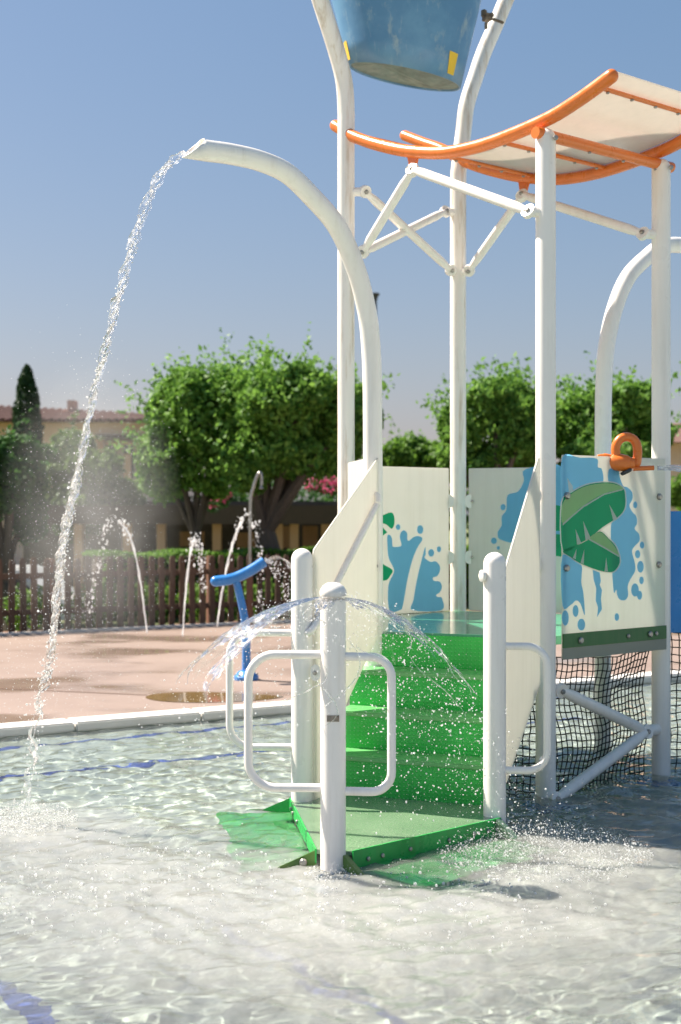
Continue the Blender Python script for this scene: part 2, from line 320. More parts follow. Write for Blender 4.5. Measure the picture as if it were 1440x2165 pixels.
# ------------------------------------------------------------------ setting: ground, pool, splash pad
ED = Vector((.868, .497, 0)).normalized(); EN = Vector((-ED.y, ED.x, 0)); E0 = Vector((-2.455, 9.595, 0)) - EN * .16
def E(s, d, z=0.0): p = E0 + ED * s + EN * d; return Vector((p.x, p.y, z))
PAD = .045; FLOOR = -.22
RE = math.atan2(ED.y, ED.x)
mesh('ground', [(-600, -600, -.6), (600, -600, -.6), (600, 900, -.6), (-600, 900, -.6)], [(0, 1, 2, 3)], M['grass'])['kind'] = 'structure'
MB().add([E(3.0, 7.7, .02), E(400, 7.7, .02), E(400, 600, .02), E(5.5, 600, .02)], [(0, 1, 2, 3)]).build('lawn', M['grass'])['kind'] = 'structure'
MB().add([E(-30, 7.33, .032), E(40, 7.33, .032), E(40, 7.95, .032), E(-30, 7.95, .032)], [(0, 1, 2, 3)]).build('soil_bed', M['soil'])['kind'] = 'structure'
# pad with a joint recess
pd = MB().box(E(5, 3.76, PAD - .25), (70, 7.0, .5), RE).build('splash_pad', M['pad']); pd['kind'] = 'structure'
for a, b in (((0, 1456), (310, 1470)), ((545, 1439), (700, 1446))):
    p, q = onz(*a, PAD), onz(*b, PAD); d = (q - p).normalized(); n = Vector((-d.y, d.x, 0)) * .014; z = Vector((0, 0, .003))
    if a[0] == 0: p = p - d * 3
    MB().add([p - n + z, q - n + z, q + n + z, p + n + z], [(0, 1, 2, 3)]).build('expansion_joint', M['joint'], pd)
pts = [onz(x, y, PAD) + Vector((0, 0, .004)) for x, y in ((308, 1476), (330, 1468), (400, 1464), (480, 1466), (560, 1470), (600, 1474), (540, 1482), (440, 1486), (350, 1484))]
mb = MB(); q = crom(pts, 5, True); mb.add(q, [tuple(range(len(q)))]); tag(mb.build('puddle', M['puddle']), kind='structure')
# coping stones, each its own
cs = MB().box((0, 0, 0), (.99, .24, .07)).build('coping_stone', M['coping'], bevel=.012); cs_first = True
cop = MB().box(E(5, .12, -.345), (70, .24, .74), RE).build('pool_wall', M['floor']); cop['kind'] = 'structure'
for i in range(-3, 14):
    p = E(i, .09, PAD + .002 - .012)
    if cs_first:
        cs.location = p; cs.rotation_euler = (0, 0, RE); cs.parent = cop; cs_first = False
    else: dup(cs, 'coping_stone', p, (0, 0, RE), cop)
MB().box(E(5, 7.30, PAD - .15), (70, .10, .36), RE).build('kerb', M['kerb'], bevel=.01)['kind'] = 'structure'
def fz(d): return -.06 + (FLOOR + .06) * min(1, max(0, -d / 1.5))        # floor shelves up towards the edge
mb = MB()
for d0_, d1_ in ((.1, 0), (0, -.5), (-.5, -1), (-1, -1.5), (-1.5, -25)): mb.add([E(-25, d0_, fz(d0_)), E(35, d0_, fz(d0_)), E(35, d1_, fz(d1_)), E(-25, d1_, fz(d1_))], [(3, 2, 1, 0)])
pf = mb.build('pool_floor', M['floor']); pf['kind'] = 'structure'
def onfloor(px, py):        # where a sight line bent at the water surface meets the floor
    p = onz(px, py, 0.0); v = p - Vector((0, 0, EYE)); h = Vector((v.x, v.y, 0)); sn_ = (h.length / v.length) / 1.33; tn = sn_ / math.sqrt(1 - sn_ * sn_); h.normalize(); q = p.copy()
    for _ in range(6): q = p + h * (-fz((q - E0).dot(EN)) * tn)
    q.z = 0; return q
# blue tile lines set in the floor
def tline(p, q, w):
    p, q = Vector(p), Vector(q); d = (q - p); L_ = d.length; d.normalize(); n = Vector((-d.y, d.x, 0)); k = int(L_ / .03); v = []
    for i in range(k + 1):
        c = p + d * (L_ * i / k); j = .010 * math.sin(i * .9 + 2 * math.sin(i * .23)) + .012 * math.sin(i * .37)
        v += [c + n * (w / 2 + j), c - n * (w / 2 - j)]
    mesh('tile_line', [Vector((x.x, x.y, fz((x - E0).dot(EN)) + .004)) for x in v], [(2 * i, 2 * i + 1, 2 * i + 3, 2 * i + 2) for i in range(k)], M['tile_blue'], pf)
for a, b, w_, ex in (((0, 1584), (610, 1527), .055, 3), ((0, 1645), (510, 1592), .075, 3)):
    p, q = onfloor(*a), onfloor(*b); p.z = q.z = 0; d_ = (q - p).normalized(); tline(p - d_ * 1.5, q + d_ * ex, w_)
tline(onfloor(50, 2120) + Vector((-.35, .52, 0)), onfloor(50, 2120) + Vector((.6, -.9, 0)), .075)
tline(onfloor(560, 2010) + Vector((-.3, .43, 0)), onfloor(860, 2165) + Vector((.5, -.72, 0)), .06)

# water surface: real waves on a fine grid
FOAMS = [(-.035, 5.70, .5, .5), (1.0, 6.15, .42, .85), (.55, 5.78, .35, .6), (-1.6, 6.75, .40, .9), (-1.0, 5.75, .8, .55), (-.1, 5.25, .85, .58), (.9, 5.4, .75, .58), (-1.3, 6.4, .5, .45), (.2, 4.5, .8, .22), (-.8, 4.9, .6, .25), (1.7, 6.9, .8, .38)]
def build_water():
    xs = np.concatenate([np.linspace(-9, -2.6, 50)[:-1], np.linspace(-2.6, 2.9, 380), np.linspace(2.9, 9, 50)[1:]])
    ys = np.concatenate([np.linspace(-1, 3.2, 30)[:-1], 3.2 * (15.5 / 3.2) ** np.linspace(0, 1, 640)])
    X, Y = np.meshgrid(xs, ys); Z = np.zeros_like(X); rng = np.random.default_rng(3)
    wx = X + .05 * np.sin(3.1 * Y + 1) + .04 * np.sin(2.3 * X + 2.7 * Y); wy = Y + .06 * np.sin(2.7 * X + .5) + .04 * np.sin(4.1 * Y - X)
    for i in range(70):
        lam = .05 * (8 ** rng.uniform(0, 1)); a = rng.uniform(0, 2 * np.pi); k = 2 * np.pi / lam
        Z += .0032 * lam ** .9 * np.sin(k * (np.cos(a) * wx + np.sin(a) * wy) + rng.uniform(0, 6.28))
    foam = np.zeros_like(X); turb = np.zeros_like(X)
    for fx, fy, r_, s_ in FOAMS:
        g = np.exp(-(((X - fx) / r_) ** 2 + ((Y - fy) / r_) ** 2)); foam = 1 - (1 - foam) * (1 - s_ * g); turb += g
        d = np.hypot(X - fx, Y - fy)
    for fx, fy, r_, s_ in ((-.45, 6.75, .34, .35), (.62, 6.2, .34, .85), (.36, 5.9, .28, .8)): foam *= 1 - s_ * np.exp(-(((X - fx) / r_) ** 2 + ((Y - fy) / r_) ** 2))
    nz = np.zeros_like(X)
    for i in range(60):
        lam = .05 * (16 ** rng.uniform(0, 1)); a = rng.uniform(0, 2 * np.pi); k = 2 * np.pi / lam
        nz += lam ** .35 * np.sin(k * (np.cos(a) * wx + np.sin(a) * wy) + rng.uniform(0, 6.28))
    nz /= nz.std(); foam = np.clip((.10 + .9 * foam) * (1 + .07 * nz), 0, .9)
    d0 = np.hypot(X + .035, Y - 5.95); Z += .004 * np.exp(-d0 / .45) * np.sin(d0 * 42)
    Z += .0022 * np.clip(turb, 0, 1.2) * nz
    Z *= np.clip((Y - 1) / 3, .3, 1)
    inside = ((X - E0.x) * EN.x + (Y - E0.y) * EN.y) < .02
    n0, n1 = X.shape; idx = np.arange(n0 * n1).reshape(n0, n1)
    f = np.stack([idx[:-1, :-1], idx[:-1, 1:], idx[1:, 1:], idx[1:, :-1]], -1).reshape(-1, 4)
    ok = (inside[:-1, :-1] & inside[1:, 1:]).reshape(-1)
    o = fastmesh('pool_water', np.stack([X, Y, Z], -1).reshape(-1, 3), f[ok], M['pool'], smooth=True)
    at_ = o.data.attributes.new('foam', 'FLOAT', 'POINT'); at_.data.foreach_set('value', foam.ravel().astype(np.float32)); o['kind'] = 'structure'; o.cycles.is_caustics_caster = True
build_water()

# ------------------------------------------------------------------ the play tower
T = thing('water_play_tower', (1.0, 8.5, FLOOR), 'white-posted water play tower with green stairs, printed panels and orange-edged canopy', 'play tower')
HX = {'P0': (.1933, 7.859), 'P3': (1.1538, 7.4847), 'P4': (1.9582, 8.1293), 'Q': (1.8021, 9.1482), 'P2': (.8416, 9.5225), 'P1': (.0373, 8.8779)}
HX = {k: Vector((*v, 0)) for k, v in HX.items()}; HC = Vector((.9977, 8.5036, 0))
PA, PB, PC = Vector((-.204, 7.05, 0)), Vector((-.033, 5.95, 0)), Vector((.775, 6.69, 0)); PR = .057
def up(p, z): return Vector((p.x, p.y, z))
def bend(P, d, px):
    out = []
    for x, y in px:
        k = (x - CX) / FPX; t = (P.x - k * P.y) / (k * d.y - d.x); Y = P.y + d.y * t
        out.append((t, EYE - (y - CY) / FPX * Y))
    return out
# plain roof posts and bucket masts
ROOFZ = 3.72
for k in ('P3', 'P4'):
    po = MB().tube([up(HX[k], FLOOR), up(HX[k], .5), up(HX[k], 2), up(HX[k], ROOFZ - .02)], PR, 24, None, 'round').build('post', M['white'], T, True)
d12 = (HX['P1'] - HX['P2']).normalized()
prof = bend(HX['P1'], d12, [(732, 300), (732, 235), (727, 170), (709, 100), (679, 5)])
path = [up(HX['P1'], z) for z in (FLOOR, 1, 2, 3)] + [up(HX['P1'] + d12 * max(t, 0), z) for t, z in prof]
e = path[-1] - path[-2]; path += [path[-1] + e * .9, path[-1] + e * 1.8]
MB().tube(crom(path, 6), PR, 24, None, 'round').build('bucket_mast', M['rusty_white'], T, True)
prof = bend(HX['P2'], -d12, [(969, 400), (971, 350), (980, 278), (987, 222), (1004, 167), (1023, 111), (1047, 55), (1070, 0)])
path = [up(HX['P2'], z) for z in (FLOOR, 1, 2, 3)] + [up(HX['P2'] - d12 * max(t, 0), z) for t, z in prof]
e = path[-1] - path[-2]; path += [path[-1] + e, path[-1] + e * 2]
MB().tube(crom(path, 6), PR, 24, None, 'round').build('bucket_mast', M['rusty_white'], T, True)
# spouts: P0 (in view) and its twin on Q
d0 = (HX['P0'] - HC).normalized()
prof = bend(HX['P0'], d0, [(788, 900), (787, 800), (784, 730), (778, 671), (764, 606), (750, 561), (732, 516), (705, 468), (663, 420), (609, 368), (552, 341), (490, 326), (440, 319), (427, 317)])
def spout(P, d):
    ctr = [up(P, z) for z in (FLOOR, .6, 1.4)] + [up(P + d * max(t, 0), z) for t, z in prof]
    ctr = crom(ctr, 6); n = 28; mb = MB(); v = []; f = []; N_ = len(ctr)
    up0 = Vector((0, 0, 1)); side = d.cross(up0)
    for i, c in enumerate(ctr):
        tg = (ctr[min(i + 1, N_ - 1)] - ctr[max(i - 1, 0)]).normalized(); nn = tg.cross(side).normalized()   # towards outer side of the bend
        if nn.dot(up0) < 0 and i > N_ // 2: nn = -nn
        if i <= N_ // 2 and nn.dot(d) > 0: nn = -nn
        for k in range(n):
            a = 2 * math.pi * k / n; p = c + nn * PR * math.cos(a) + side * PR * math.sin(a)
            if i == N_ - 1: p = p + tg * (.055 - .065 * math.cos(a))      # slanted mouth, lower lip longer
            v.append(p)
    for i in range(N_ - 1):
        for k in range(n): f.append((i * n + k, i * n + (k + 1) % n, (i + 1) * n + (k + 1) % n, (i + 1) * n + k))
    o = mesh('spout_post', v, f, M['white'], T, True); md = o.modifiers.new('wall', 'SOLIDIFY'); md.thickness = .006; md.offset = -1
    return ctr[-1]
TIP = spout(HX['P0'], d0); spout(HX['Q'], -d0)
# landing posts with caps
bolt_me = MB().lathe([(.012, 0), (.012, .006), (.009, .010), (.001, .011)], (0, 0, 0), 10).build('bolt', M['steel'], None, True); bolt_me.hide_render = False
BOLT = bolt_me.data; bpy.data.objects.remove(bolt_me)
def bolt(p, n, parent, s=1.0):
    o = bpy.data.objects.new('bolt', BOLT); COL.objects.link(o); o.location = p; o.rotation_euler = Vector(n).to_track_quat('Z', 'Y').to_euler(); o.scale = (s, s, s)
    o.parent = parent
    root = parent
    while root.parent is not None: root = root.parent
    o.matrix_parent_inverse = Matrix.Translation(-root.location) if root is not parent else PINV[root.name]
    if root is not parent: o.matrix_parent_inverse = Matrix()
    return o
ztop = lambda p, py: EYE - (py - CY) / FPX * p.y
for P_, ty in ((PA, 1160), (PC, 1168)):
    po = MB().tube([up(P_, FLOOR), up(P_, .6), up(P_, ztop(P_, ty) - .055)], PR, 24, None, 'round').build('landing_post', M['white'], T, True)
MB().lathe([(.018, 0), (.03, .004), (.03, .02), (.014, .028)], up(PC, 1.28) + Vector((-.052, -.02, 0)), 14, Vector((-1, -.3, 0))).build('post_button', M['white'], T, True)
bz = ztop(PB, 1262); jet = MB().tube([up(PB, FLOOR), up(PB, .6), up(PB, bz - .012)], PR, 28, None, 'flat').build('spray_post', M['white'], T, True)
MB().lathe([(.040, -.012), (.040, .004), (.058, .004), (.061, .016), (.058, .032), (.046, .050), (.028, .062), (.004, .066)], up(PB, bz), 28).build('spray_cap', M['white'], jet, True)
sc_ = MB().box(up(PB, ztop(PB, 1515)) + Vector((0, -.0565, 0)), (.055, .004, .028)).build('worn_sticker', M['rust'], jet)
MB().lathe([(.15, 0), (.15, .012), (.07, .018), (.07, .04)], up(PB, FLOOR + .004), 24).build('base_flange', M['blue'], jet, True)
for k in ('P3', 'P4'): MB().lathe([(.14, 0), (.14, .012), (.068, .018), (.068, .05)], up(HX[k], FLOOR + .004), 24).build('base_flange', M['blue'], T, True)
# hand loops
def loop(P_, d, w, z0, z1, rc=.09, r=.0195, w1=None):
    d = Vector((*d, 0)).normalized(); pts = [up(P_, z1) + d * .03]
    def arc(cx, cz, a0, a1): return [up(P_, 0) + d * (cx + rc * math.cos(a)) + Vector((0, 0, cz + rc * math.sin(a))) for a in np.linspace(a0, a1, 9)]
    pts += arc(w - rc, z1 - rc, math.pi / 2, 0); pts += arc(w - rc, z0 + rc, 0, -math.pi / 2); pts += [up(P_, z0) + d * .03]
    MB().tube(pts, r, 14).build('hand_loop', M['white'], T, True)
zz = lambda P_, y: EYE - (y - CY) / FPX * P_.y
loop(PC, (1, -.10), .262, zz(PC, 1628), zz(PC, 1366), .10); loop(PB, (1, -.12), .262, zz(PB, 1672), zz(PB, 1388), .09)
loop(PB, (-1, .03), .38, zz(PB, 1666), zz(PB, 1384), .12); loop(PA, (-1, .03), .385, zz(PA, 1580), zz(PA, 1338), .12)
# deck and stairs
DZ, LZ = .895, .075
hexo = [HX[k] for k in ('P0', 'P3', 'P4', 'Q', 'P2', 'P1')]
inn = [HC + (p - HC) * .985 for p in hexo]
dk = MB().prism([up(p, DZ - .05) for p in inn], (0, 0, .05)).build('deck', M['deck'], T, bevel=.006)
sd = (HX['P3'] - HX['P0']).normalized(); sn = Vector((sd.y, -sd.x, 0))       # sn points down the stairs (to the camera)
SL, SRt = HX['P0'] - sd * .06, HX['P3'] - sd * .075
run = ((PA - HX['P0']).dot(sn)) / 4.0; rise = (DZ - LZ) / 4
wid = (SRt - SL).length
for i in range(5):
    z1 = DZ - i * rise; off = sn * (i * run)
    if i < 4:   # riser below this tread's nose
        m = SL + off; mb = MB().box(((SL + SRt) / 2 + off + Vector((0, 0, z1 - rise / 2 - .012))), (wid, .014, rise - .0), math.atan2(sd.y, sd.x)); mb.build('riser', M['riser'], T)
    if 0 < i < 4:
        mb = MB().box((SL + SRt) / 2 + off - sn * (run / 2 - .012) + Vector((0, 0, z1 - .008)), (wid, run + .02, .026), math.atan2(sd.y, sd.x)); mb.build('step', M['step'], T, bevel=.006)
# landing triangle
tri = [up(PA, LZ), up(PA + sd * (PC - PA).length, LZ), up(PB + Vector((.10, .07, 0)), LZ), up(PB + Vector((-.035, .13, 0)), LZ)]
cA = PA + Vector((-.06, .03, 0)); cC = PC + Vector((.02, -.06, 0)); bR = PB + Vector((.085, .03, 0)); bL = PB + Vector((-.075, .06, 0))
back = [HX['P0'] + sn * (3.05 * run), HX['P3'] + sn * (3.05 * run)]
lp = [up(x, LZ - .02) for x in (cA, bL, bR, cC, back[1] - sd * .03, back[0] + sd * .03)]
ld = MB().prism(lp, (0, 0, .02)).build('landing', M['tread'], T, bevel=.003)
def lip(a, b, n, h=.085, nb=6):
    n = Vector(n).normalized(); a, b = up(a, LZ - h), up(b, LZ - h); d = (b - a)
    v = MB().prism([a, b, b + Vector((0, 0, h + .004)), a + Vector((0, 0, h + .004))], n * .008).build('landing_lip', M['green'], T)
    for t in (.09, .18, .36, .62, .80, .90)[:nb]: bolt(a + d * t + n * .008 + Vector((0, 0, h * .45)), n, v, .9)
nR = Vector((.677, -.736, 0)); nL = Vector((-.985, -.1, 0))
lip(bR, cC, nR); lip(cA, bL, nL, .06, 3)
# submerged skirts, corner flaps
def quad(name, pts, m, th=.006):
    a, b, c, d = [Vector(p) for p in pts]; n = (b - a).cross(d - a).normalized()
    return MB().add([a, b, c, d, a - n * th, b - n * th, c - n * th, d - n * th], [(0, 1, 2, 3), (7, 6, 5, 4), (0, 4, 5, 1), (1, 5, 6, 2), (2, 6, 7, 3), (3, 7, 4, 0)]).build(name, m, T)
quad('skirt', [up(bR, -.005), up(cC, -.005), up(cC + nR * .30 + Vector((.05, .03, 0)), -.13), up(bR + nR * .32, -.13)], M['green'])
oLv = Vector((-.40, .20, 0)); quad('skirt', [up(cA, -.02), up(bL, -.02), up(bL + Vector((-.36, .12, 0)), -.17), up(cA + oLv, -.17)], M['green'])
def plate(a, b, z0, zt, th, m):
    n = (b - a).cross(Vector((0, 0, 1))).normalized(); return MB().prism([up(a, zt), up(a, z0), up(b, z0)], n * th).build('end_plate', m, T, bevel=.002)
plate(cA, cA + oLv * .62, -.05, LZ + .006, .008, M['green'])
e1 = plate(bL, bL + Vector((-.30, -.01, 0)), -.06, LZ, .008, M['olive']); bolt(up(bL + Vector((-.06, -.004, 0)), .02), (0, -1, 0), e1, 1.5)
e2 = plate(bR + Vector((-.02, -.045, 0)), bR + Vector((.17, -.27, 0)), -.09, LZ, .03, M['olive']); bolt(up(bR + Vector((.005, -.08, 0)), .01), (-.3, -1, 0), e2, 1.5)
plate(cC, cC + Vector((.11, -.07, 0)), -.03, LZ + .004, .05, M['tread'])
# ---- panels
def vplane(a, b): d = (b - a).normalized(); return d, Vector((d.y, -d.x, 0))       # along, normal (to the right-hand side = towards camera for left->right)
def panel(name, a, b, off, s0, s1, zb, zt, m=None, th=.014, poly=None, bow=0):
    d, n = vplane(a, b); L_ = (b - a).length; o = a + n * off
    P_ = poly or [(s0, zb), (s1, zb), (s1, zt), (s0, zt)]
    pts = [up(o + d * (s * L_), z) for s, z in P_]
    return MB().prism(pts, -n * th).build(name, m or M['cream'], T, bevel=.004), d, n, o
PT = 1.922
def prints(par, o, n, items, ox, oy, sc):
    """flat printed artwork on a panel: closed outlines, given in photograph pixels, laid on the panel's own plane"""
    for kind, lev, data in items:
        if len(data) == 4 and not hasattr(data[0], '__len__'):
            x, y, rx, ry = data; data = [(x + rx * math.cos(a), y + ry * math.sin(a)) for a in np.linspace(0, 2 * math.pi, 20, endpoint=False)]; P_ = [Vector((*p, 0)) for p in data]
        elif kind.startswith('sharp'): P_ = [Vector((*p, 0)) for p in data]
        else: P_ = crom([Vector((*p, 0)) for p in data], 4, True)
        pts = [onplane(ox + p.x / sc, oy + p.y / sc, o + n * (.0012 * lev), n) for p in P_]
        name, mt = {'b': ('splash_print', 'p_blue'), 'g': ('leaf_print', 'p_green'), 'l': ('leaf_print', 'p_light'), 'w': ('outline_print', 'cream_flat')}[kind[-1]]
        tr = tessellate_polygon([pts]); mesh(name, pts, tr, M[mt], par)
# front right panel
pp, d34, n34, o34 = panel('side_panel', HX['P3'], HX['P4'], .068, .065, .955, .775, PT)
def outline(pts, g):
    c = Vector((sum(p[0] for p in pts) / len(pts), sum(p[1] for p in pts) / len(pts))); r_ = []
    for p in pts: v = Vector(p) - c; r_.append(tuple(c + v * (1 + g / max(v.length, 1))))
    return r_
LF1 = [(240, 440), (300, 380), (380, 340), (470, 325), (540, 330), (588, 358), (600, 400), (598, 470), (560, 522), (470, 582), (400, 640), (345, 670), (245, 712)]
LF2 = [(245, 716), (345, 676), (395, 648), (455, 605), (505, 645), (548, 695), (570, 770), (550, 820), (515, 838), (440, 825), (340, 785), (290, 752)]
prints(pp, o34, n34, [
    ('b', 1, [(240, 180), (340, 183), (438, 188), (444, 236), (468, 250), (472, 330), (400, 400), (300, 420), (240, 440)]),
    ('b', 1, [(508, 250), (560, 255), (572, 300), (590, 345), (612, 352), (640, 380), (642, 420), (625, 455), (640, 490), (665, 520), (668, 560), (655, 590), (680, 620), (682, 660), (655, 690), (640, 720), (655, 780), (658, 830), (630, 880), (615, 920), (618, 970), (600, 998), (570, 995), (555, 970), (550, 938), (538, 958), (530, 900), (520, 700), (525, 540), (590, 480), (560, 350), (508, 330)]),
    ('b', 1, [(242, 740), (345, 790), (352, 850), (350, 900), (362, 960), (370, 1085), (345, 1020), (320, 1000), (290, 1025), (242, 1030)]),
    ('sharpb', 1, [(415, 825), (455, 840), (462, 890), (455, 910), (468, 940), (462, 990), (468, 1050), (440, 1095), (445, 1040), (432, 1000), (435, 930), (420, 880)]),
    ('sharpw', 1.6, [(270, 300), (300, 345), (305, 380), (280, 390)]),
    *[('b', 1, q) for q in ((658, 453, 12, 20), (697, 683, 13, 20), (672, 735, 15, 24), (688, 807, 19, 34), (694, 885, 13, 22), (657, 940, 22, 38), (683, 970, 15, 26), (553, 1095, 13, 22), (350, 1138, 22, 34), (317, 1060, 17, 34), (258, 1100, 20, 44))],
    ('w', 2, outline(LF1, 8)), ('w', 2, outline(LF2, 8)),
    ('g', 3, LF1), ('g', 3, LF2),
    ('l', 4, [(242, 448), (300, 385), (380, 345), (470, 330), (540, 335), (588, 361), (480, 388), (360, 458), (300, 510), (243, 560)]),
    ('l', 4, [(397, 647), (455, 609), (503, 647), (546, 700), (562, 745), (480, 694)]),
    ('sharpw', 5, [(588, 361), (480, 388), (360, 458), (300, 510), (243, 560), (243, 572), (300, 520), (362, 468), (482, 396), (588, 368)]),
    ('sharpw', 5, [(395, 645), (480, 692), (563, 742), (565, 752), (480, 702), (390, 652)]),
    *[('sharpw', 5, q) for q in ([(509, 450), (557, 533), (532, 541)], [(360, 545), (402, 640), (374, 655)], [(316, 590), (350, 672), (325, 680)], [(492, 752), (502, 834), (482, 834)], [(367, 705), (364, 790), (345, 786)], [(322, 705), (318, 765), (301, 757)])],
], 1100, 900, 2.706)
for zx, zy in ((265, 400), (262, 815), (793, 407), (790, 795)):
    p = onplane(1100 + zx / 2.706, 900 + zy / 2.706, o34 + n34 * .002, n34); bolt(p, n34, pp, 1.7)
# see-through foot of the panel with the green deck angle behind it
fo = MB().prism([up(o34 + d34 * s + n34 * .006, z) for s, z in ((.067, .80), (.98, .80), (.98, .772), (.067, .772))], n34 * -.003)
ang = MB().prism([up(o34 + d34 * s + n34 * .010, z) for s, z in ((.060, .835), (.985, .835), (.985, .915), (.060, .915))], n34 * -.009).build('deck_angle', M['edge_green'], T, bevel=.002)
ft = MB().prism([up(o34 + d34 * s + n34 * .009, z) for s, z in ((.060, .770), (.985, .770), (.985, .834), (.060, .834))], n34 * -.008).build('panel_foot', trans_panel('grey_foot', (.42, .44, .38), .4), T, bevel=.002)
for s in (.20, .62, .82, .88): bolt(up(o34 + d34 * s + n34 * .011, .872), n34, ang, 1.6 if s in (.20, .82) else 1.1)
# rear panels (we see their inner faces)
pb, dd, nn, oo = panel('side_panel', HX['P1'], HX['P2'], .0, .10, .915, .897, PT - .01)
prints(pb, oo, nn, [
    ('b', 1, [(580, 830), (605, 815), (625, 850), (630, 920), (655, 928), (690, 925), (715, 910), (700, 840), (710, 790), (740, 770), (770, 800), (770, 850), (785, 870), (830, 835), (880, 825), (915, 855), (870, 930), (820, 1050), (770, 1250), (730, 1480), (700, 1530), (600, 1530), (590, 1300), (640, 1180), (640, 1130), (600, 1050), (585, 980)]),
    ('b', 1, [(940, 930), (945, 1000), (935, 1030), (990, 1070), (1040, 1065), (1080, 1110), (1080, 1160), (1055, 1205), (1015, 1220), (1025, 1250), (1080, 1260), (1100, 1310), (1080, 1360), (1045, 1385), (1060, 1405), (1100, 1415), (1098, 1530), (818, 1530), (830, 1430), (860, 1250), (900, 1080)]),
    *[('b', 1, q) for q in ((683, 740, 22, 28), (893, 763, 30, 42), (998, 985, 28, 36), (1072, 950, 20, 28))],
    ('g', 2, [(500, 650), (620, 600), (650, 680), (625, 755), (570, 715), (500, 690)]), ('sharpg', 2, [(500, 720), (540, 745), (580, 790), (500, 850)]),
    ('g', 2, [(500, 1080), (560, 1105), (630, 1150), (610, 1200), (570, 1245), (500, 1230)])], 690, 950, 4.5)
pq, dd, nn, oo = panel('side_panel', HX['P2'], HX['Q'], .0, .075, .93, .897, PT - .01)
prints(pq, oo, nn, [
    ('b', 1, [(850, 165), (1000, 165), (1000, 400), (960, 470), (770, 440), (742, 410), (757, 380), (758, 345), (775, 320), (780, 265), (820, 250), (842, 210)]),
    ('b', 1, (763, 310, 10, 12)), ('b', 1, (728, 438, 11, 12)), ('b', 1, (745, 465, 6, 7)),
    ('sharpg', 2, [(955, 300), (1000, 310), (1000, 400), (955, 400)]), ('sharpg', 2, [(955, 412), (1000, 415), (1000, 500), (955, 495)])], 640, 900, 1.8)
panel('side_panel', HX['P1'], HX['P0'], .0, .06, .93, .80, PT + .005)
# clamp tabs on P2 (and bolts)
for z_ in (1060, 1178):
    zc = EYE - (z_ - CY) / FPX * HX['P2'].y
    for s in (-1, 1):
        c = up(HX['P2'] + (Vector((-.075, -.045, 0)) if s < 0 else Vector((.085, -.035, 0))), zc)
        tb = MB().prism([c + Vector((.045 * math.cos(a) * (1.0), 0, .05 * math.sin(a))) for a in np.linspace(0, 2 * math.pi, 18, endpoint=False)], (0, .012, 0)).build('clamp_tab', M['white'], T, bevel=.002)
        bolt(c + Vector((.012 * s, -.001, 0)), (0, -1, 0), tb, .9)
# stair side panels
dl = (HX['P0'] - PA); Ld = dl.length
def stair_panel(a, b, off, poly): return panel('stair_panel', a, b, off, 0, 1, 0, 0, poly=poly)
aL = PA + sd * .062; bL_ = HX['P0'] + sd * .05
sp, dL, nLp, oL = stair_panel(aL, bL_, .0, [(.02, -.06), (.22, -.02), (.30, .25), (.47, .53), (.96, .88), (.96, PT + .0), (.93, PT - .02), (.03, 1.405), (.02, 1.38)])
aR = PC + Vector((.045, .03, 0)); bR_ = HX['P3'] + Vector((-.03, -.065, 0))
sr, dR, nRp, oR = stair_panel(aR, bR_, -.0, [(.02, .20), (.10, .22), (.95, .64), (.95, PT - .02), (.92, PT - .02), (.06, 1.30), (.02, 1.25)])
# tabs where panels meet posts
for (x, y, Pp, dx) in ((797, 1197, HX['P0'], .0), (1135, 1048, HX['P3'], 0), (1135, 1196, HX['P3'], 0), (667, 1423, PA, 0)):
    c = at(x, y, Pp.y - .062); tb = MB().prism([c + Vector((.028 * math.cos(a), 0, .045 * math.sin(a))) for a in np.linspace(0, 2 * math.pi, 16, endpoint=False)], (0, .01, 0)).build('clamp_tab', M['white'], T, bevel=.002)
    bolt(c + Vector((-.004, -.001, 0)), (0, -1, 0), tb, 1.0)
# handrail on the left panel
hr = [at(790, 1047, HX['P0'].y - .05), at(797, 1048, HX['P0'].y - .11), at(799, 1062, HX['P0'].y - .13), at(790, 1080, HX['P0'].y - .16), at(712, 1232, 7.27), at(668, 1320, 7.02), at(652, 1338, 7.0)]
MB().tube(crom(hr, 6), .0195, 14, 'round', 'round').build('handrail', M['white'], T, True)
# ---- braces with flattened lug ends
def brace(a, b, r=.030, nrm=None):
    a, b = Vector(a), Vector(b); d = (b - a).normalized(); L_ = (b - a).length
    mb = MB().tube([a + d * .02, a + d * .05, a + d * .11, b - d * .11, b - d * .05, b - d * .02], [r * .75, r * .8, r, r, r * .8, r * .75], 14, 'round', 'round')
    n = (nrm or Vector((0, -1, 0))); n = (n - d * n.dot(d)).normalized(); w = n.cross(d)
    for c in (a, b): mb.prism([c + (d * math.cos(t) + w * math.sin(t)) * .042 - n * .014 for t in np.linspace(0, 2 * math.pi, 16, endpoint=False)], n * .028)
    o = mb.build('brace', M['white'], T, True)
    for c in (a, b): bolt(c + n * .015, n, o, 1.25)
    return o
p1u, p1l = at(772, 405, 8.86), at(768, 531, 8.82); p2u, p2l = at(942, 447, 9.46), at(953, 571, 9.46); p2r = at(992, 572, 9.44)
brace(p1u, p2l); brace(p1l + Vector((0, .03, 0)), p2u)
kb, fb = at(872, 358, 8.34), at(1105, 412, 8.98); p3l = at(1118, 447, 7.45); p4l = at(1360, 494, 8.09)
brace(kb, p3l); brace(kb + Vector((0, .03, 0)), p1l); brace(fb, p4l); brace(fb + Vector((0, .03, 0)), p2r)
for c, Pp in ((p1u, HX['P1']), (p1l, HX['P1']), (p2u, HX['P2']), (p2l, HX['P2']), (p2r, HX['P2']), (p3l, HX['P3']), (p4l, HX['P4'])):
    h = up(Pp, c.z); MB().tube([h, h + (c - h) * .9], .03, 10).build('lug', M['white'], T, True)
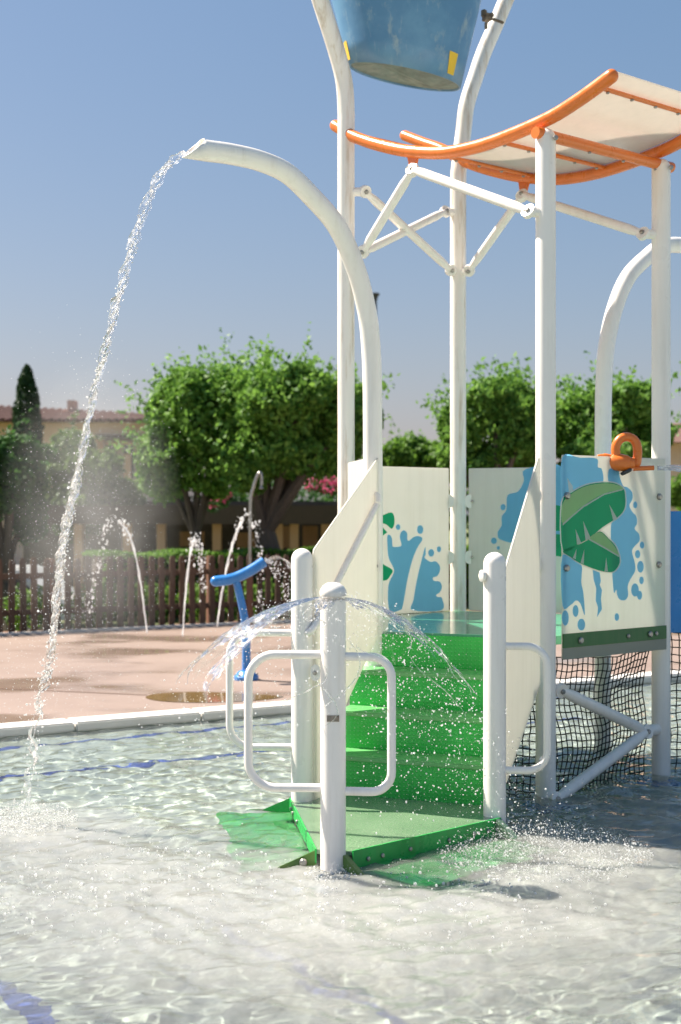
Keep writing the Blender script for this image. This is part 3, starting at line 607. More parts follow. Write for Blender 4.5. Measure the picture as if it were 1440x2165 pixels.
b3, b4 = at(1186, 1460, 7.50), at(1366, 1546, 8.02); low = at(1176, 1690, 7.44)
brace(b3, b4, .034); brace(b4 + Vector((-.004, -.03, 0)), low, .034)
MB().tube([up(HX['P4'], b4.z), b4], .036, 12).build('lug', M['white'], T, True)
# ---- canopy: two bowed orange tubes, cross bars, sheet
tt = (HX['P1'] - HX['P3']).normalized()
prof = [(-.47, 3.93), (-.25, 3.86), (0, 3.805), (.42, 3.772), (.75, 3.785), (1.0, 3.832), (1.3, 3.92), (1.67, 4.07), (1.94, 4.225), (2.15, 4.32), (2.36, 4.42)]
def cz(t): return float(np.interp(t, [p[0] for p in prof], [p[1] for p in prof]))
fine = crom([Vector((t, 0, z)) for t, z in prof], 6)
def czs(t): return float(np.interp(t, [p.x for p in fine], [p.z for p in fine]))
for base in (HX['P3'], HX['P4']):
    sub = [p for p in fine if (p.x <= 1.94 if base is HX['P3'] else True)]
    MB().tube([up(base + tt * p.x, p.z) for p in sub], .039, 18, 'round', 'round').build('canopy_tube', M['orange'], T, True)
d34v = HX['P4'] - HX['P3']; d34u = d34v.normalized()
def bar(t, r, s0, s1, dz, m='orange', name='canopy_bar', nb=5):
    a = up(HX['P3'] + tt * t, czs(t) + dz); o = MB().tube([a + d34u * s0, a + d34u * s1], r, 12).build(name, M[m], T, True)
    for i in range(nb):
        q = a + d34u * (s0 + (s1 - s0) * (i + .5) / nb); bolt(q + Vector((0, 0, -r)), (0, 0, -1), o, .9)
bar(-.36, .013, .0, 1.03, .012); bar(.42, .013, .0, 1.03, .012); bar(1.72, .013, .0, 1.03, .012); bar(1.05, .013, .0, 1.03, .012)
bar(0.0, .033, -.085, 1.13, -.085, nb=4)
for base in (HX['P3'], HX['P4']): bolt(up(base, 3.69) + Vector((.045, -.055, 0)), (.5, -1, 0), T, 1.3)
for c, base, t in ((kb, HX['P3'], 1.12), (fb, HX['P4'], 1.14)):
    tp = up(base + tt * t, czs(t)); MB().prism([tp + tt * -.06, tp + tt * .06, c + tt * .02 + Vector((0, 0, -.01)), c - tt * .02 + Vector((0, 0, -.01))], Vector((.01, .008, 0))).build('canopy_bracket', M['orange'], T)
# sheet
ts = np.linspace(-.47, 1.42, 60); ss = np.linspace(.03, 1.00, 9); v = []; f = []
for z_ in (0, .007):
    for t in ts:
        for s in ss: v.append(up(HX['P3'] + tt * t + d34u * s, czs(t) + .030 + z_))
n1 = len(ss); n0 = len(ts); K = n0 * n1
for i in range(n0 - 1):
    for j in range(n1 - 1):
        q = (i * n1 + j, i * n1 + j + 1, (i + 1) * n1 + j + 1, (i + 1) * n1 + j); f.append(q[::-1]); f.append(tuple(a + K for a in q))
for i in range(n0 - 1):
    for j in (0, n1 - 1): f.append((i * n1 + j, (i + 1) * n1 + j, (i + 1) * n1 + j + K, i * n1 + j + K))
for j in range(n1 - 1):
    for i in (0, n0 - 1): f.append((i * n1 + j, i * n1 + j + 1, i * n1 + j + 1 + K, i * n1 + j + K))
mesh('canopy_sheet', v, f, M['roof'], T, False)
# ---- cargo nets below the deck
def net(a, b, zt, zb, off, nu, nv, sag=.05, seed=0):
    d, n = vplane(a, b); L_ = (b - a).length; rng = random.Random(seed); o = a + n * off; mb = MB(); ph = [rng.uniform(0, 6) for _ in range(6)]
    def P_(u, w):
        s = u * L_ + .005 * math.sin(9 * w + ph[0] + 4 * u) + .003 * math.sin(31 * w + 17 * u + ph[4]); z = zt + (zb - zt) * w - sag * math.sin(math.pi * u) * (1 - w) * .8 - .006 * math.sin(14 * u + ph[1] + 5 * w) - .003 * math.sin(37 * u + 23 * w + ph[5])
        return up(o + d * s + n * (.03 * math.sin(5 * u + 3 * w + ph[2]) + .02 * math.sin(11 * w + ph[3])), z)
    for i in range(nu + 1): mb.tube([P_(i / nu, k / (nv * 2)) for k in range(nv * 2 + 1)], .0043, 3, None, None)
    for j in range(nv + 1): mb.tube([P_(k / (nu * 2), j / nv) for k in range(nu * 2 + 1)], .0043, 3, None, None)
    return mb.build('cargo_net', M['net'], T)
net(HX['P3'] + d34u * .0, HX['P4'] - d34u * .05, .80, -.12, -.06, 25, 22, .07, 1)
net(HX['P4'] + Vector((.03, .05, 0)), HX['P4'] + Vector((.75, .10, 0)), .87, -.10, -.04, 16, 21, .03, 2)
net(HX['P0'], HX['P3'] - sd * .02, .55, -.15, -.05, 26, 17, .05, 3)
MB().box(up((HX['P3'] + HX['P0']) / 2 - sn * .02, .83), (.9, .05, .05), math.atan2(sd.y, sd.x)).build('deck_beam', M['green'], T)
# ---- blue slide leaving the far side of the deck
sv = Vector((.985, .17, 0)); sw = Vector((-.17, .985, 0)); s0 = HX['P4'] + Vector((.06, .02, 0))
for off in (0, .82):
    o = s0 + sw * off; pts = [up(o, .86), up(o + sv * .75, .86), up(o + sv * 2.3, -.05), up(o + sv * 2.3, .30), up(o + sv * .95, 1.45), up(o + sv * .6, 1.605), up(o, 1.605)]
    MB().prism(pts, sw * .02).build('slide_wall', M['blue_panel'], T, bevel=.004)
o = s0 + sw * .02; MB().add([up(o, .885), up(o + sv * .75, .885), up(o + sv * 2.3, -.02), up(o + sv * 2.3 + sw * .8, -.02), up(o + sv * .75 + sw * .8, .885), up(o + sw * .8, .885)], [(0, 1, 4, 5), (1, 2, 3, 4)]).build('slide_bed', M['blue_panel'], T)

# ------------------------------------------------------------------ tipping bucket
BC = Vector((.445, 9.2, 4.605)); BK = thing('tipping_bucket', BC, 'big faded blue tipping bucket hung between two bent white masts', 'bucket')
n = 64; v = []; f = []; rows = 9
def brim(a, h, r_off=0.0):
    x, y = math.cos(a), math.sin(a); r_ = .385 + .25 * h + r_off
    return BC + Vector((x * r_, y * r_, h + (1 - h / 1.15) * (-.205 * x * .385 + .16 * y * .385)))
for i in range(rows):
    for k in range(n): v.append(brim(2 * math.pi * k / n, 1.15 * i / (rows - 1)))
for i in range(rows - 1):
    for k in range(n): f.append((i * n + k, i * n + (k + 1) % n, (i + 1) * n + (k + 1) % n, (i + 1) * n + k))
o = mesh('shell', v, f, M['bucket'], BK, True); md = o.modifiers.new('wall', 'SOLIDIFY'); md.thickness = .012; md.offset = -1
v = [brim(2 * math.pi * k / n, 0.012, -.013) for k in range(n)] + [brim(2 * math.pi * k / n, 0.012, -.20) for k in range(n)] + [BC + Vector((0, 0, .02))]
mesh('bottom', v, [(k, (k + 1) % n, (k + 1) % n + n, k + n) for k in range(n)] + [(k + n, (k + 1) % n + n, 2 * n) for k in range(n)], M['bucket_base'], BK)
for a0, w_ in ((R(-42), .085), (R(-168), .085), (R(80), .085)):
    v = [brim(a0 + w_ * (s + .25 * s * q), .03 + .13 * q, .003) for q in (0, .5, 1) for s in (-1, 0, 1)]
    mesh('yellow_patch', v, [(0, 1, 4, 3), (1, 2, 5, 4), (3, 4, 7, 6), (4, 5, 8, 7)], M['yellow'], BK)
ax = Vector((1.10, 9.72, 5.72)); ax2 = Vector((-.22, 8.67, 5.72))
MB().tube([ax, ax2], .022, 10).build('axle', M['steel'], BK, True)
c = at(1042, 48, 9.62)
mb = MB().box(c + Vector((-.045, -.05, .02)), (.06, .06, .05), .4); mb.box(c + Vector((-.07, -.06, .045)), (.035, .035, .05), .9); mb.box(c + Vector((.03, -.065, -.01)), (.09, .02, .018), -.3, Matrix.Rotation(.35, 3, 'Y')); mb.box(c + Vector((-.055, -.065, -.045)), (.022, .022, .05), .2); mb.box(c + Vector((-.015, -.07, .03)), (.03, .02, .03), .2)
mb.build('pivot_clamp', M['rust'], BK, bevel=.005)

# ------------------------------------------------------------------ water cannon on the panel
cc = onplane(1311, 978, o34 + n34 * .02, n34); WC = thing('water_cannon', cc, 'orange water cannon with a looped handle on the printed panel', 'water cannon')
c = cc
MB().lathe([(.0, -.075), (.03, -.072), (.046, -.045), (.052, 0), (.046, .04), (.034, .062), (.03, .085), (.0, .086)], c, 20, Vector((1, -.12, -.08))).build('body', M['orange'], WC, True)
hp = [c + Vector((-.02, 0, .02)), c + Vector((-.025, 0, .09)), c + Vector((.0, 0, .135)), c + Vector((.045, .005, .150)), c + Vector((.09, .01, .125)), c + Vector((.105, .01, .07)), c + Vector((.10, .012, .0))]
MB().tube(crom(hp, 6), .0265, 14, 'round', 'round').build('handle', M['orange'], WC, True)
MB().tube([c + Vector((.08, .012, -.035)), c + Vector((.20, .012, -.03))], .014, 12, 'flat', 'flat').build('nozzle', M['orange'], WC, True)
MB().tube(crom([c + Vector((-.125, .0, .035)), c + Vector((-.09, 0, .038)), c + Vector((-.02, 0, .025))], 5), [.012] * 5 + [.016] * 6, 12, 'round', 'round').build('lever', M['orange'], WC, True)
MB().tube([c + Vector((-.085, .01, .02)), c + Vector((-.085, .01, -.045))], .042, 18, 'flat', 'round').build('mount', M['white'], WC, True)
MB().lathe([(.034, 0), (.036, .012), (.03, .02)], c + Vector((.03, -.01, -.045)), 14, Vector((.5, 0, -1))).build('collar', M['dark'], WC, True)

# ------------------------------------------------------------------ blue spray tee on the pad
tb = onz(521, 1437, PAD); TE = thing('spray_tee', tb, 'blue T-shaped ground spray on the salmon splash pad', 'water spray')
Yt = tb.y
st = crom([tb + Vector((0, 0, .02)), at(521, 1380, Yt), at(520, 1330, Yt), at(513, 1285, Yt), at(498, 1222, Yt)], 5)
MB().tube(st, [.042 - .008 * i / len(st) for i in range(len(st))], 18).build('stem', M['blue'], TE, True)
tbar = crom([at(456, 1229, Yt - .05), at(490, 1224, Yt - .03), at(525, 1209, Yt), at(558, 1188, Yt + .05)], 6)
MB().tube(tbar, .050, 20, 'round', 'flat').build('tee_bar', M['blue'], TE, True)
fl = MB().lathe([(.115, 0), (.115, .03), (.095, .045), (.075, .075), (.05, .085)], tb + Vector((0, 0, .003)), 24).build('base_flange', M['blue'], TE, True)
for k in range(5): a = k * 1.257 + .3; bolt(tb + Vector((.095 * math.cos(a), .095 * math.sin(a), .045)), (math.cos(a) * .3, math.sin(a) * .3, 1), fl, 1.3)

# ------------------------------------------------------------------ outdoor shower
sb = E(5.25, 6.85, PAD); Ys = sb.y; sb = Vector(((528 - CX) / FPX * Ys, Ys, PAD)); SH = thing('outdoor_shower', sb, 'slim steel outdoor shower with hooked head in front of fence', 'shower')
MB().tube(crom([sb, at(528, 1250, Ys), at(529, 1100, Ys), at(530, 1055, Ys), at(536, 1030, Ys), at(545, 1004, Ys), at(551, 1000, Ys), at(553, 1010, Ys), at(553, 1026, Ys)], 5), .021, 12).build('pipe', M['steel'], SH, True)
MB().lathe([(.012, 0), (.016, -.02), (.035, -.04), (.03, -.05)], at(552.5, 1026, Ys), 14).build('shower_head', M['steel'], SH, True)
MB().box(sb + Vector((0, .0, .35)), (.09, .07, .7)).build('valve_column', M['wood_post'], SH, bevel=.01)

# ------------------------------------------------------------------ picket fence
FN = thing('picket_fence', E(4, 7.6, .03), 'weathered brown wooden picket fence behind the splash pad', 'fence')
pk = MB(); pk.add([(-.042, -.011, 0), (.042, -.011, 0), (.042, -.011, .90), (.026, -.011, .955), (-.026, -.011, .955), (-.042, -.011, .90)] + [(-.042, .011, 0), (.042, .011, 0), (.042, .011, .90), (.026, .011, .955), (-.026, .011, .955), (-.042, .011, .90)],
    [(0, 1, 2, 3, 4, 5), (11, 10, 9, 8, 7, 6)] + [(i, (i + 1) % 6, (i + 1) % 6 + 6, i + 6) for i in range(6)])
pk0 = pk.build('picket', M['wood']); first = True; rr = random.Random(2)
FH = .03; i = 0; s = -.2
while s < 9.0:
    loc = E(s, 7.57 + rr.uniform(-.006, .006), FH + rr.uniform(.0, .03)); rot = (0, rr.uniform(-.014, .014), RE + rr.uniform(-.04, .04))
    if first:
        pk0.location = loc; pk0.rotation_euler = rot; pk0.parent = FN; pk0.matrix_parent_inverse = PINV[FN.name]; first = False
    else: dup(pk0, 'picket', loc, rot, FN)
    s += .148 + rr.uniform(-.008, .008)
for z_ in (.27, .74): MB().box(E(4.4, 7.602, FH + z_), (9.4, .035, .075), RE).build('rail', M['wood'], FN, bevel=.004)
for s in (.8, 2.72, 5.02, 6.9, 8.8): MB().box(E(s, 7.65, FH + .46), (.09, .09, 1.0), RE).build('fence_post', M['wood_post'], FN, bevel=.006)

# ------------------------------------------------------------------ vegetation
def leaves(pos, size, nrm=None, rng=RNG, aspect=.55, droop=.3):
    """one bent leaf (two triangles sharing the midrib -> four verts) per position"""
    n = len(pos); d = rng.normal(size=(n, 3)); d[:, 2] -= droop; d /= np.linalg.norm(d, axis=1)[:, None]
    r_ = rng.normal(size=(n, 3)) if nrm is None else nrm + .7 * rng.normal(size=(n, 3)); w = np.cross(d, r_); w /= np.linalg.norm(w, axis=1)[:, None] + 1e-9
    up_ = np.cross(w, d); s = size[:, None]; v = np.empty((n, 4, 3))
    v[:, 0] = pos - d * s * .5; v[:, 2] = pos + d * s * .5; v[:, 1] = pos + w * s * aspect * .5 + up_ * s * .12; v[:, 3] = pos - w * s * aspect * .5 + up_ * s * .12
    return v.reshape(-1, 3), np.arange(n * 4).reshape(n, 4)
def clumps(blobs, n_per, rng, leaf=(.07, .13), shell=.55):
    P_, S_, N_ = [], [], []
    for (c, r_, w) in blobs:
        n = int(n_per * w); d = rng.normal(size=(n, 3)); d /= np.linalg.norm(d, axis=1)[:, None]
        rad = shell + (1 - shell) * rng.random(n) ** .7; rad = np.where(rng.random(n) < .07, rad * rng.uniform(1.0, 1.22, n), rad)
        lump = 1 + .16 * np.sin(5 * d[:, 0] + c[0] * 9) * np.sin(4 * d[:, 1] + 3 * d[:, 2] + c[2] * 7)
        P_.append(np.array(c) + d * (rad * lump)[:, None] * np.array(r_)); S_.append(rng.uniform(*leaf, n)); N_.append(d)
    return np.concatenate(P_), np.concatenate(S_), np.concatenate(N_)
def tree(name, label, base, Y, outline_px, m, n_per, leaf=(.07, .13), trunk_r=.12, seed=1, group=None, twigs=0, depth=1.0, inner=True, cat='tree', fork=None):
    """outline_px: crown clumps as (px, py, rx, ry) read at distance Y"""
    rng = np.random.default_rng(seed); base = Vector(base); t = thing(name, base, label, cat, group); blobs = []
    for (x, y, rx, ry) in outline_px:
        c = at(x, y + .10 * ry, Y); k = Y / FPX * .90; dy = rng.uniform(-.55, .55) * depth
        cc_ = np.array((c.x, c.y + dy, c.z)); r3 = np.array((rx * k, rx * k * .9 * depth, ry * k)); blobs.append((cc_, r3, 1.0))
        for j in range(11):        # satellite tufts give the uneven outline
            d = rng.normal(size=3); d /= np.linalg.norm(d); d[2] = abs(d[2]) * .9 if rng.random() < .75 else d[2]
            blobs.append((cc_ + d * r3 * .88, r3 * rng.uniform(.18, .42), .16))
    P_, S_, N_ = clumps(blobs, n_per, rng, leaf)
    if twigs:
        tw = []
        for j in range(twigs):
            c, r3, _ = blobs[rng.integers(len(blobs))]; d = rng.normal(size=3); d[2] = abs(d[2]) + .2; d /= np.linalg.norm(d); L_ = rng.uniform(.25, .8)
            for k in range(16): q = c + d * r3 * .95 + d * L_ * (k / 16) + rng.normal(size=3) * .04 + np.array((0, 0, -.06 * (k / 14) ** 2)); tw.append(q)
        tw = np.array(tw); P_ = np.concatenate([P_, tw]); S_ = np.concatenate([S_, rng.uniform(leaf[0] * .7, leaf[1] * .9, len(tw))]); N_ = np.concatenate([N_, rng.normal(size=tw.shape)])
    v, f = leaves(P_, S_, N_, rng); fastmesh('crown', v, f, m, t)
    cz_ = np.mean([b[0] for b in blobs[::12]], axis=0); top = Vector(cz_); mb = MB(); h = top.z - base.z
    fk = base + Vector((rng.uniform(-.1, .1), 0, h * .45)); mb.tube(crom([base + Vector((0, 0, -.2)), base + Vector((.03, 0, h * .22)), fk], 4), [trunk_r * (1.25 - .4 * i / 8) for i in range(9)], 10)
    for b in blobs[::12]:
        e = Vector(b[0]); mid = fk.lerp(e, .5) + Vector((rng.uniform(-.1, .1), rng.uniform(-.1, .1), .1)); pth = crom([fk - Vector((0, 0, .1)), mid, e], 4); mb.tube(pth, [trunk_r * (.62 - .5 * i / len(pth)) for i in range(len(pth))], 7)
    mb.build('trunk', M['bark'], t, True); return t
G = .02
def gp(px, Y): return ((px - CX) / FPX * Y, Y, G)
tree('shade_tree', 'leafy green shade tree with slender pale trunk, left of the thick-trunked one', gp(415, 21.5), 21.5, [(430, 870, 105, 85), (370, 900, 65, 80), (480, 830, 80, 65), (400, 820, 60, 45), (350, 985, 55, 70), (440, 970, 90, 80), (345, 1010, 50, 50)], M['leaf'], 2300, (.07, .145), .10, 11, 'trees beyond the fence', 200)
tree('shade_tree', 'broad leafy green shade tree with thick dark trunk behind the shower', gp(570, 20.8), 20.8, [(600, 860, 115, 90), (540, 900, 80, 90), (690, 850, 80, 75), (640, 830, 80, 60), (560, 830, 70, 55), (740, 880, 60, 70), (620, 960, 110, 60), (530, 985, 60, 60), (700, 950, 60, 60)], M['leaf'], 2300, (.07, .145), .19, 12, 'trees beyond the fence', 260)
tree('shade_tree', 'rounded green tree beyond the rear panels, between bucket mast and canopy post', gp(1040, 22), 22, [(1050, 900, 105, 85), (980, 890, 50, 55), (1110, 900, 70, 80), (1040, 835, 55, 40), (1090, 850, 50, 45), (1050, 980, 100, 60), (970, 960, 40, 60)], M['leaf'], 2300, (.07, .145), .14, 13, 'trees beyond the fence', 200)
tree('shade_tree', 'green tree beyond the orange water cannon', gp(1300, 22.5), 22.5, [(1220, 900, 70, 65), (1310, 890, 80, 75), (1330, 850, 55, 45), (1250, 860, 55, 40), (1380, 920, 45, 55), (1270, 970, 110, 50)], M['leaf'], 2300, (.07, .145), .14, 14, 'trees beyond the fence', 170)
tree('shade_tree', 'dense dark green tree under the cypress', (gp(20, 19)[0], 19, -.6), 19, [(30, 960, 70, 50), (-40, 970, 70, 60), (40, 1020, 65, 70), (-40, 1050, 70, 70), (60, 1090, 40, 60)], M['leaf_dark'], 1700, (.07, .13), .12, 15, 'trees beyond the fence', 10)
tree('shade_tree', 'grey-green tree veiled by the spray mist', gp(150, 27), 27, [(150, 950, 60, 45), (210, 1000, 60, 60), (120, 1020, 50, 70), (250, 1050, 60, 50), (170, 1080, 80, 60)], M['leaf_grey'], 1100, (.09, .16), .12, 16, 'trees beyond the fence', 10)
tree('garden_bush', 'bright green bush between the two middle posts above the rear panel', gp(870, 25), 25, [(870, 955, 60, 40), (830, 975, 50, 40), (920, 970, 50, 40), (875, 1020, 90, 50)], M['hedge'], 1300, (.08, .15), .08, 17, None, 15, cat='bush')
tree('garden_bush', 'bright green bush beside the ochre house', gp(1450, 24), 24, [(1450, 1035, 45, 40), (1490, 1060, 50, 50)], M['hedge'], 900, (.08, .15), .06, 18, None, 8, cat='bush')
# cypress
cyp = thing('cypress_tree', gp(57, 31), 'tall narrow dark cypress rising above the tiled roof', 'tree'); rng = np.random.default_rng(5); n = 9000
hh = rng.random(n) ** .8; cx_ = (57 - CX) / FPX * 31; zt = EYE + (CY - 772) / FPX * 31; zb = 1.0; zz_ = zb + hh * (zt - zb); th = rng.random(n) * 6.283
prof_r = .40 * np.clip(1 - ((zz_ - zb) / (zt - zb)) ** 3.2, .0, 1) ** .6 * (1 + .10 * np.sin(9 * zz_ + 3 * th)); rad = prof_r * rng.uniform(.7, 1.03, n)
v, f = leaves(np.stack([cx_ + rad * np.cos(th), 31 + rad * np.sin(th), zz_], 1), rng.uniform(.06, .12, n), None, rng, .5, -.8); fastmesh('crown', v, f, M['cypress'], cyp)
MB().tube([Vector((cx_, 31, 0)), Vector((cx_, 31, zt - .3))], [.12, .02], 8).build('trunk', M['bark'], cyp, True)
# clipped hedge behind the fence
hd = thing('clipped_hedge', E(7, 9.3, G), 'low clipped green hedge running behind the picket fence', 'hedge'); n = 16000
def hedge_pts(n, s0, s1, d0_, d1_, z0, z1):
    u = rng.random((n, 3)); side = rng.random(n); s = s0 + u[:, 0] * (s1 - s0); d = np.where(side < .45, d0_ + .06 * rng.random(n), d0_ + u[:, 1] * (d1_ - d0_)); z = np.where(side < .45, z0 + u[:, 2] * (z1 - z0), z1 - .06 * rng.random(n))
    z = z + .03 * np.sin(s * 5); return np.stack([E0.x + ED.x * s + EN.x * d, E0.y + ED.y * s + EN.y * d, z], 1)
v, f = leaves(hedge_pts(n, 3.9, 12, 8.95, 9.85, .05, 1.0), rng.uniform(.05, .09, n), None, rng); fastmesh('foliage', v, f, M['hedge'], hd)
MB().box(E(7.95, 9.4, .5), (8.0, .75, .84), RE).build('twig_core', M['bark'], hd)
lb = thing('garden_shrubs', E(2.5, 8.2, G), 'low ragged green shrubs just behind the pickets', 'shrubs'); P_, S_, N_ = clumps([(np.array(E(s, 8.35 + .3 * math.sin(s * 7), .30)), np.array((.28, .22, .30)), 1) for s in np.arange(.4, 8, .42)], 420, rng, (.05, .10))
v, f = leaves(P_, S_, N_, rng); fastmesh('foliage', v, f, M['hedge'], lb); lb['kind'] = 'stuff'
# bougainvillea
for (x, y, rx, ry, Y, lab) in ((472, 1058, 26, 18, 24, 'small pink bougainvillea spray between the two shade trunks'), (690, 1015, 50, 32, 24, 'wide pink bougainvillea mass beside the tower mast'), (55, 1057, 18, 12, 23, 'small pink blossom spray on the dark tree')):
    b = thing('bougainvillea', at(x, y, Y), lab, 'flowers'); k = Y / FPX; c = np.array(at(x, y, Y)); bl = [(c + rng.normal(size=3) * np.array((rx * k * .6, .2, ry * k * .5)), np.array((rx * k * .5, .2, ry * k * .6)), 1) for _ in range(5)]
    P_, S_, N_ = clumps(bl, 90, rng, (.06, .11)); v, f = leaves(P_, S_, N_, rng); fastmesh('blossom', v, f, M['pink'], b)
    P_, S_, N_ = clumps(bl, 90, rng, (.06, .11)); v, f = leaves(P_ + np.array((0, .1, -.08)), S_, N_, rng); fastmesh('foliage', v, f, M['leaf_dark'], b)

# ------------------------------------------------------------------ buildings
def pbox(mb, x0, x1, y0, y1, Y, dep): a, b = at(x0, y1, Y), at(x1, y0, Y); return mb.box(((a.x + b.x) / 2, Y + dep / 2, (a.z + b.z) / 2), (b.x - a.x, dep, b.z - a.z))
HO = thing('villa', gp(150, 40), 'peach villa with terracotta tiled roof behind the cypress', 'house'); Yh = 40
pbox(MB(), -150, 330, 893, 925, Yh, 8).build('cornice_wall', M['peach'], HO); pbox(MB(), -150, 205, 925, 1200, Yh + .01, 8).build('wall', M['peach'], HO)
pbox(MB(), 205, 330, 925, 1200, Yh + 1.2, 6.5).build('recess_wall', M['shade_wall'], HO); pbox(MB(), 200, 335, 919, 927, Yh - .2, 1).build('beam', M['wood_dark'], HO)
for x in (225, 262, 298): w = pbox(MB(), x, x + 20, 940, 1010, Yh + 1.15, .06).build('window', M['dark_glass'], HO); pbox(MB(), x - 2, x + 22, 936, 940, Yh + 1.1, .1).build('lintel', M['peach'], w)
pbox(MB(), 262, 274, 960, 1060, Yh - 1, .3).build('drainpipe', M['ochre'], HO)
a, b = at(-160, 862, Yh - .4), at(340, 880, Yh - .4); mb = MB()
tz0, tz1 = EYE + (CY - 893) / FPX * Yh, EYE + (CY - 862) / FPX * Yh
rf = MB().add([(a.x, Yh - .5, tz0), (b.x, Yh - .5, tz0), (b.x, Yh + 4, 4.75), (a.x, Yh + 4, 5.12), (b.x, Yh + 8.5, tz0), (a.x, Yh + 8.5, tz0)], [(0, 1, 2, 3), (3, 2, 4, 5), (0, 3, 5), (1, 4, 2), (0, 5, 4, 1)]).build('roof', M['tile'], HO)
xx = a.x; tl = None
while xx < b.x:   # rows of barrel tiles along the eave slope
    p0 = Vector((xx, Yh - .56, tz0 + .02)); p1 = Vector((xx, Yh + 4, 4.77 + .37 * (b.x - xx) / (b.x - a.x)))
    MB().tube([p0, p1], .07, 6).build('tile_row', M['tile'], rf); xx += .24
pbox(MB(), 142, 157, 846, 880, Yh + 3, .6).build('chimney', M['peach'], HO)
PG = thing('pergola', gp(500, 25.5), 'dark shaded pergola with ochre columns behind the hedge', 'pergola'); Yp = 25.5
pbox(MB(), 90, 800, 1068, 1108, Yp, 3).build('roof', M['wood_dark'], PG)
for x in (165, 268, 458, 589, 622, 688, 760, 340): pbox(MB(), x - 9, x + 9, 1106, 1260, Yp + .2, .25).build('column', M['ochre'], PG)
pbox(MB(), 60, 830, 1060, 1260, Yp + 3.2, .3).build('rear_wall', paint('painted_dim_wall', (.15, .12, .095), .9, .5, 2.0, bumps=.2), PG)  # dark wall colour stands in for the shade under the pergola
for x0, x1, y0, y1 in ((380, 432, 1124, 1155), (500, 560, 1126, 1160), (596, 615, 1112, 1158), (640, 672, 1112, 1158)): pbox(MB(), x0, x1, y0, y1, Yp + 1.2, .05).build('painted_lit_patch', M['ochre'], PG)  # ochre slabs imitate the bright lit patches glimpsed between the columns
HR = thing('ochre_house', gp(1470, 38), 'ochre house seen past the canopy post beside the bush', 'house')
pbox(MB(), 1405, 1640, 935, 1200, 38, 7).build('wall', M['peach'], HR); a, b = at(1395, 935, 37.6), at(1660, 905, 37.6)
MB().add([(a.x, 37.5, a.z), (b.x, 37.5, a.z), (b.x, 41.5, a.z + .8), (a.x, 41.5, a.z + .8), (b.x, 45.5, a.z), (a.x, 45.5, a.z)], [(0, 1, 2, 3), (3, 2, 4, 5), (0, 3, 5), (1, 4, 2), (0, 5, 4, 1)]).build('roof', M['tile'], HR)
pbox(MB(), 1460, 1500, 960, 1010, 37.97, .05).build('window', M['dark_glass'], HR)
# garden backdrop: distant tree belt reads as one mass
fb_ = []
for i, x in enumerate(np.arange(-300, 1800, 60)):
    fb_.append((np.array(at(x, 1075 + 18 * math.sin(i * 2.1), 46)), np.array((1.1, 1.0, 1.0 + .25 * math.sin(i * 1.7))), 1))
P_, S_, N_ = clumps(fb_, 420, rng, (.15, .28)); v, f = leaves(P_, S_, N_, rng); tag(fastmesh('far_tree_belt', v, f, M['leaf_dark']), 'far belt of dark green garden trees below the skyline', 'trees', kind='stuff')
# lamp
lpz = at(794, 628, 34); LPo = thing('street_lamp', (lpz.x, 34, G), 'thin dark street lamp rising behind the bent spout post', 'lamp')
MB().tube([Vector((lpz.x, 34, G)), Vector((lpz.x, 34, lpz.z))], [.06, .035], 10).build('pole', M['dark'], LPo, True)
MB().lathe([(.04, -.1), (.06, 0), (.11, .06), (.11, .09), (.02, .12)], lpz, 12).build('lamp_head', M['dark'], LPo, True)
# car
cb = Vector(gp(-60, 19.5)) + Vector((0, 0, -.67)); CR = thing('parked_car', cb, 'white car parked behind the picket fence', 'car')
prof = [(-2.1, .35), (-2.1, .75), (-1.95, .92), (-1.35, .98), (-.85, 1.38), (.65, 1.42), (1.25, .98), (1.95, .86), (2.1, .65), (2.1, .32)]
MB().prism([cb + Vector((x, 0, z)) for x, z in prof], (0, 1.7, 0)).build('body', M['car'], CR, bevel=.05)
MB().prism([cb + Vector((x, -.012, z)) for x, z in ((-1.2, .99), (-.80, 1.32), (-.05, 1.35), (-.05, .99))], (0, .01, 0)).build('window', M['dark_glass'], CR); MB().prism([cb + Vector((x, -.012, z)) for x, z in ((.05, .99), (.05, 1.35), (.58, 1.35), (1.05, .99))], (0, .01, 0)).build('window', M['dark_glass'], CR)
for x in (-1.35, 1.3):
    w = MB().lathe([(.30, -.1), (.32, -.08), (.32, .08), (.30, .1)], cb + Vector((x, .08, .32)), 20, Vector((0, 1, 0))).build('tyre', M['rubber'], CR, True); MB().lathe([(.18, -.11), (.2, -.1), (.2, .0), (.05, .0)], cb + Vector((x, .07, .32)), 16, Vector((0, 1, 0))).build('rim', M['steel'], w, True)
MB().box(cb + Vector((2.08, .25, .72)), (.06, .3, .14)).build('headlight', M['coping'], CR)

# ------------------------------------------------------------------ moving water
ICO = None
def ico():
    global ICO
    if ICO is None:
        bm = bmesh.new(); bmesh.ops.create_icosphere(bm, subdivisions=1, radius=1); bm.verts.ensure_lookup_table()
        ICO = (np.array([v.co[:] for v in bm.verts]), np.array([[q.index for q in fc.verts] for fc in bm.faces])); bm.free()
    return ICO
def drops(name, pos, rad, m, label=None, cat=None, parent=None, stretch=None, smooth=True):
    V_, F_ = ico(); pos = np.asarray(pos); n = len(pos); sc = np.asarray(rad)[:, None, None] * np.ones((1, 1, 3))
    sc = sc * RNG.uniform(.7, 1.3, (n, 1, 3))
    if stretch is not None: sc = sc * np.array(stretch)
    v = (V_[None] * sc + pos[:, None]).reshape(-1, 3); f = (F_[None] + (np.arange(n) * len(V_))[:, None, None]).reshape(-1, 3)
    o = fastmesh(name, v, f, m, parent, smooth); o['kind'] = 'stuff'
    if label: tag(o, label, cat)
    return o
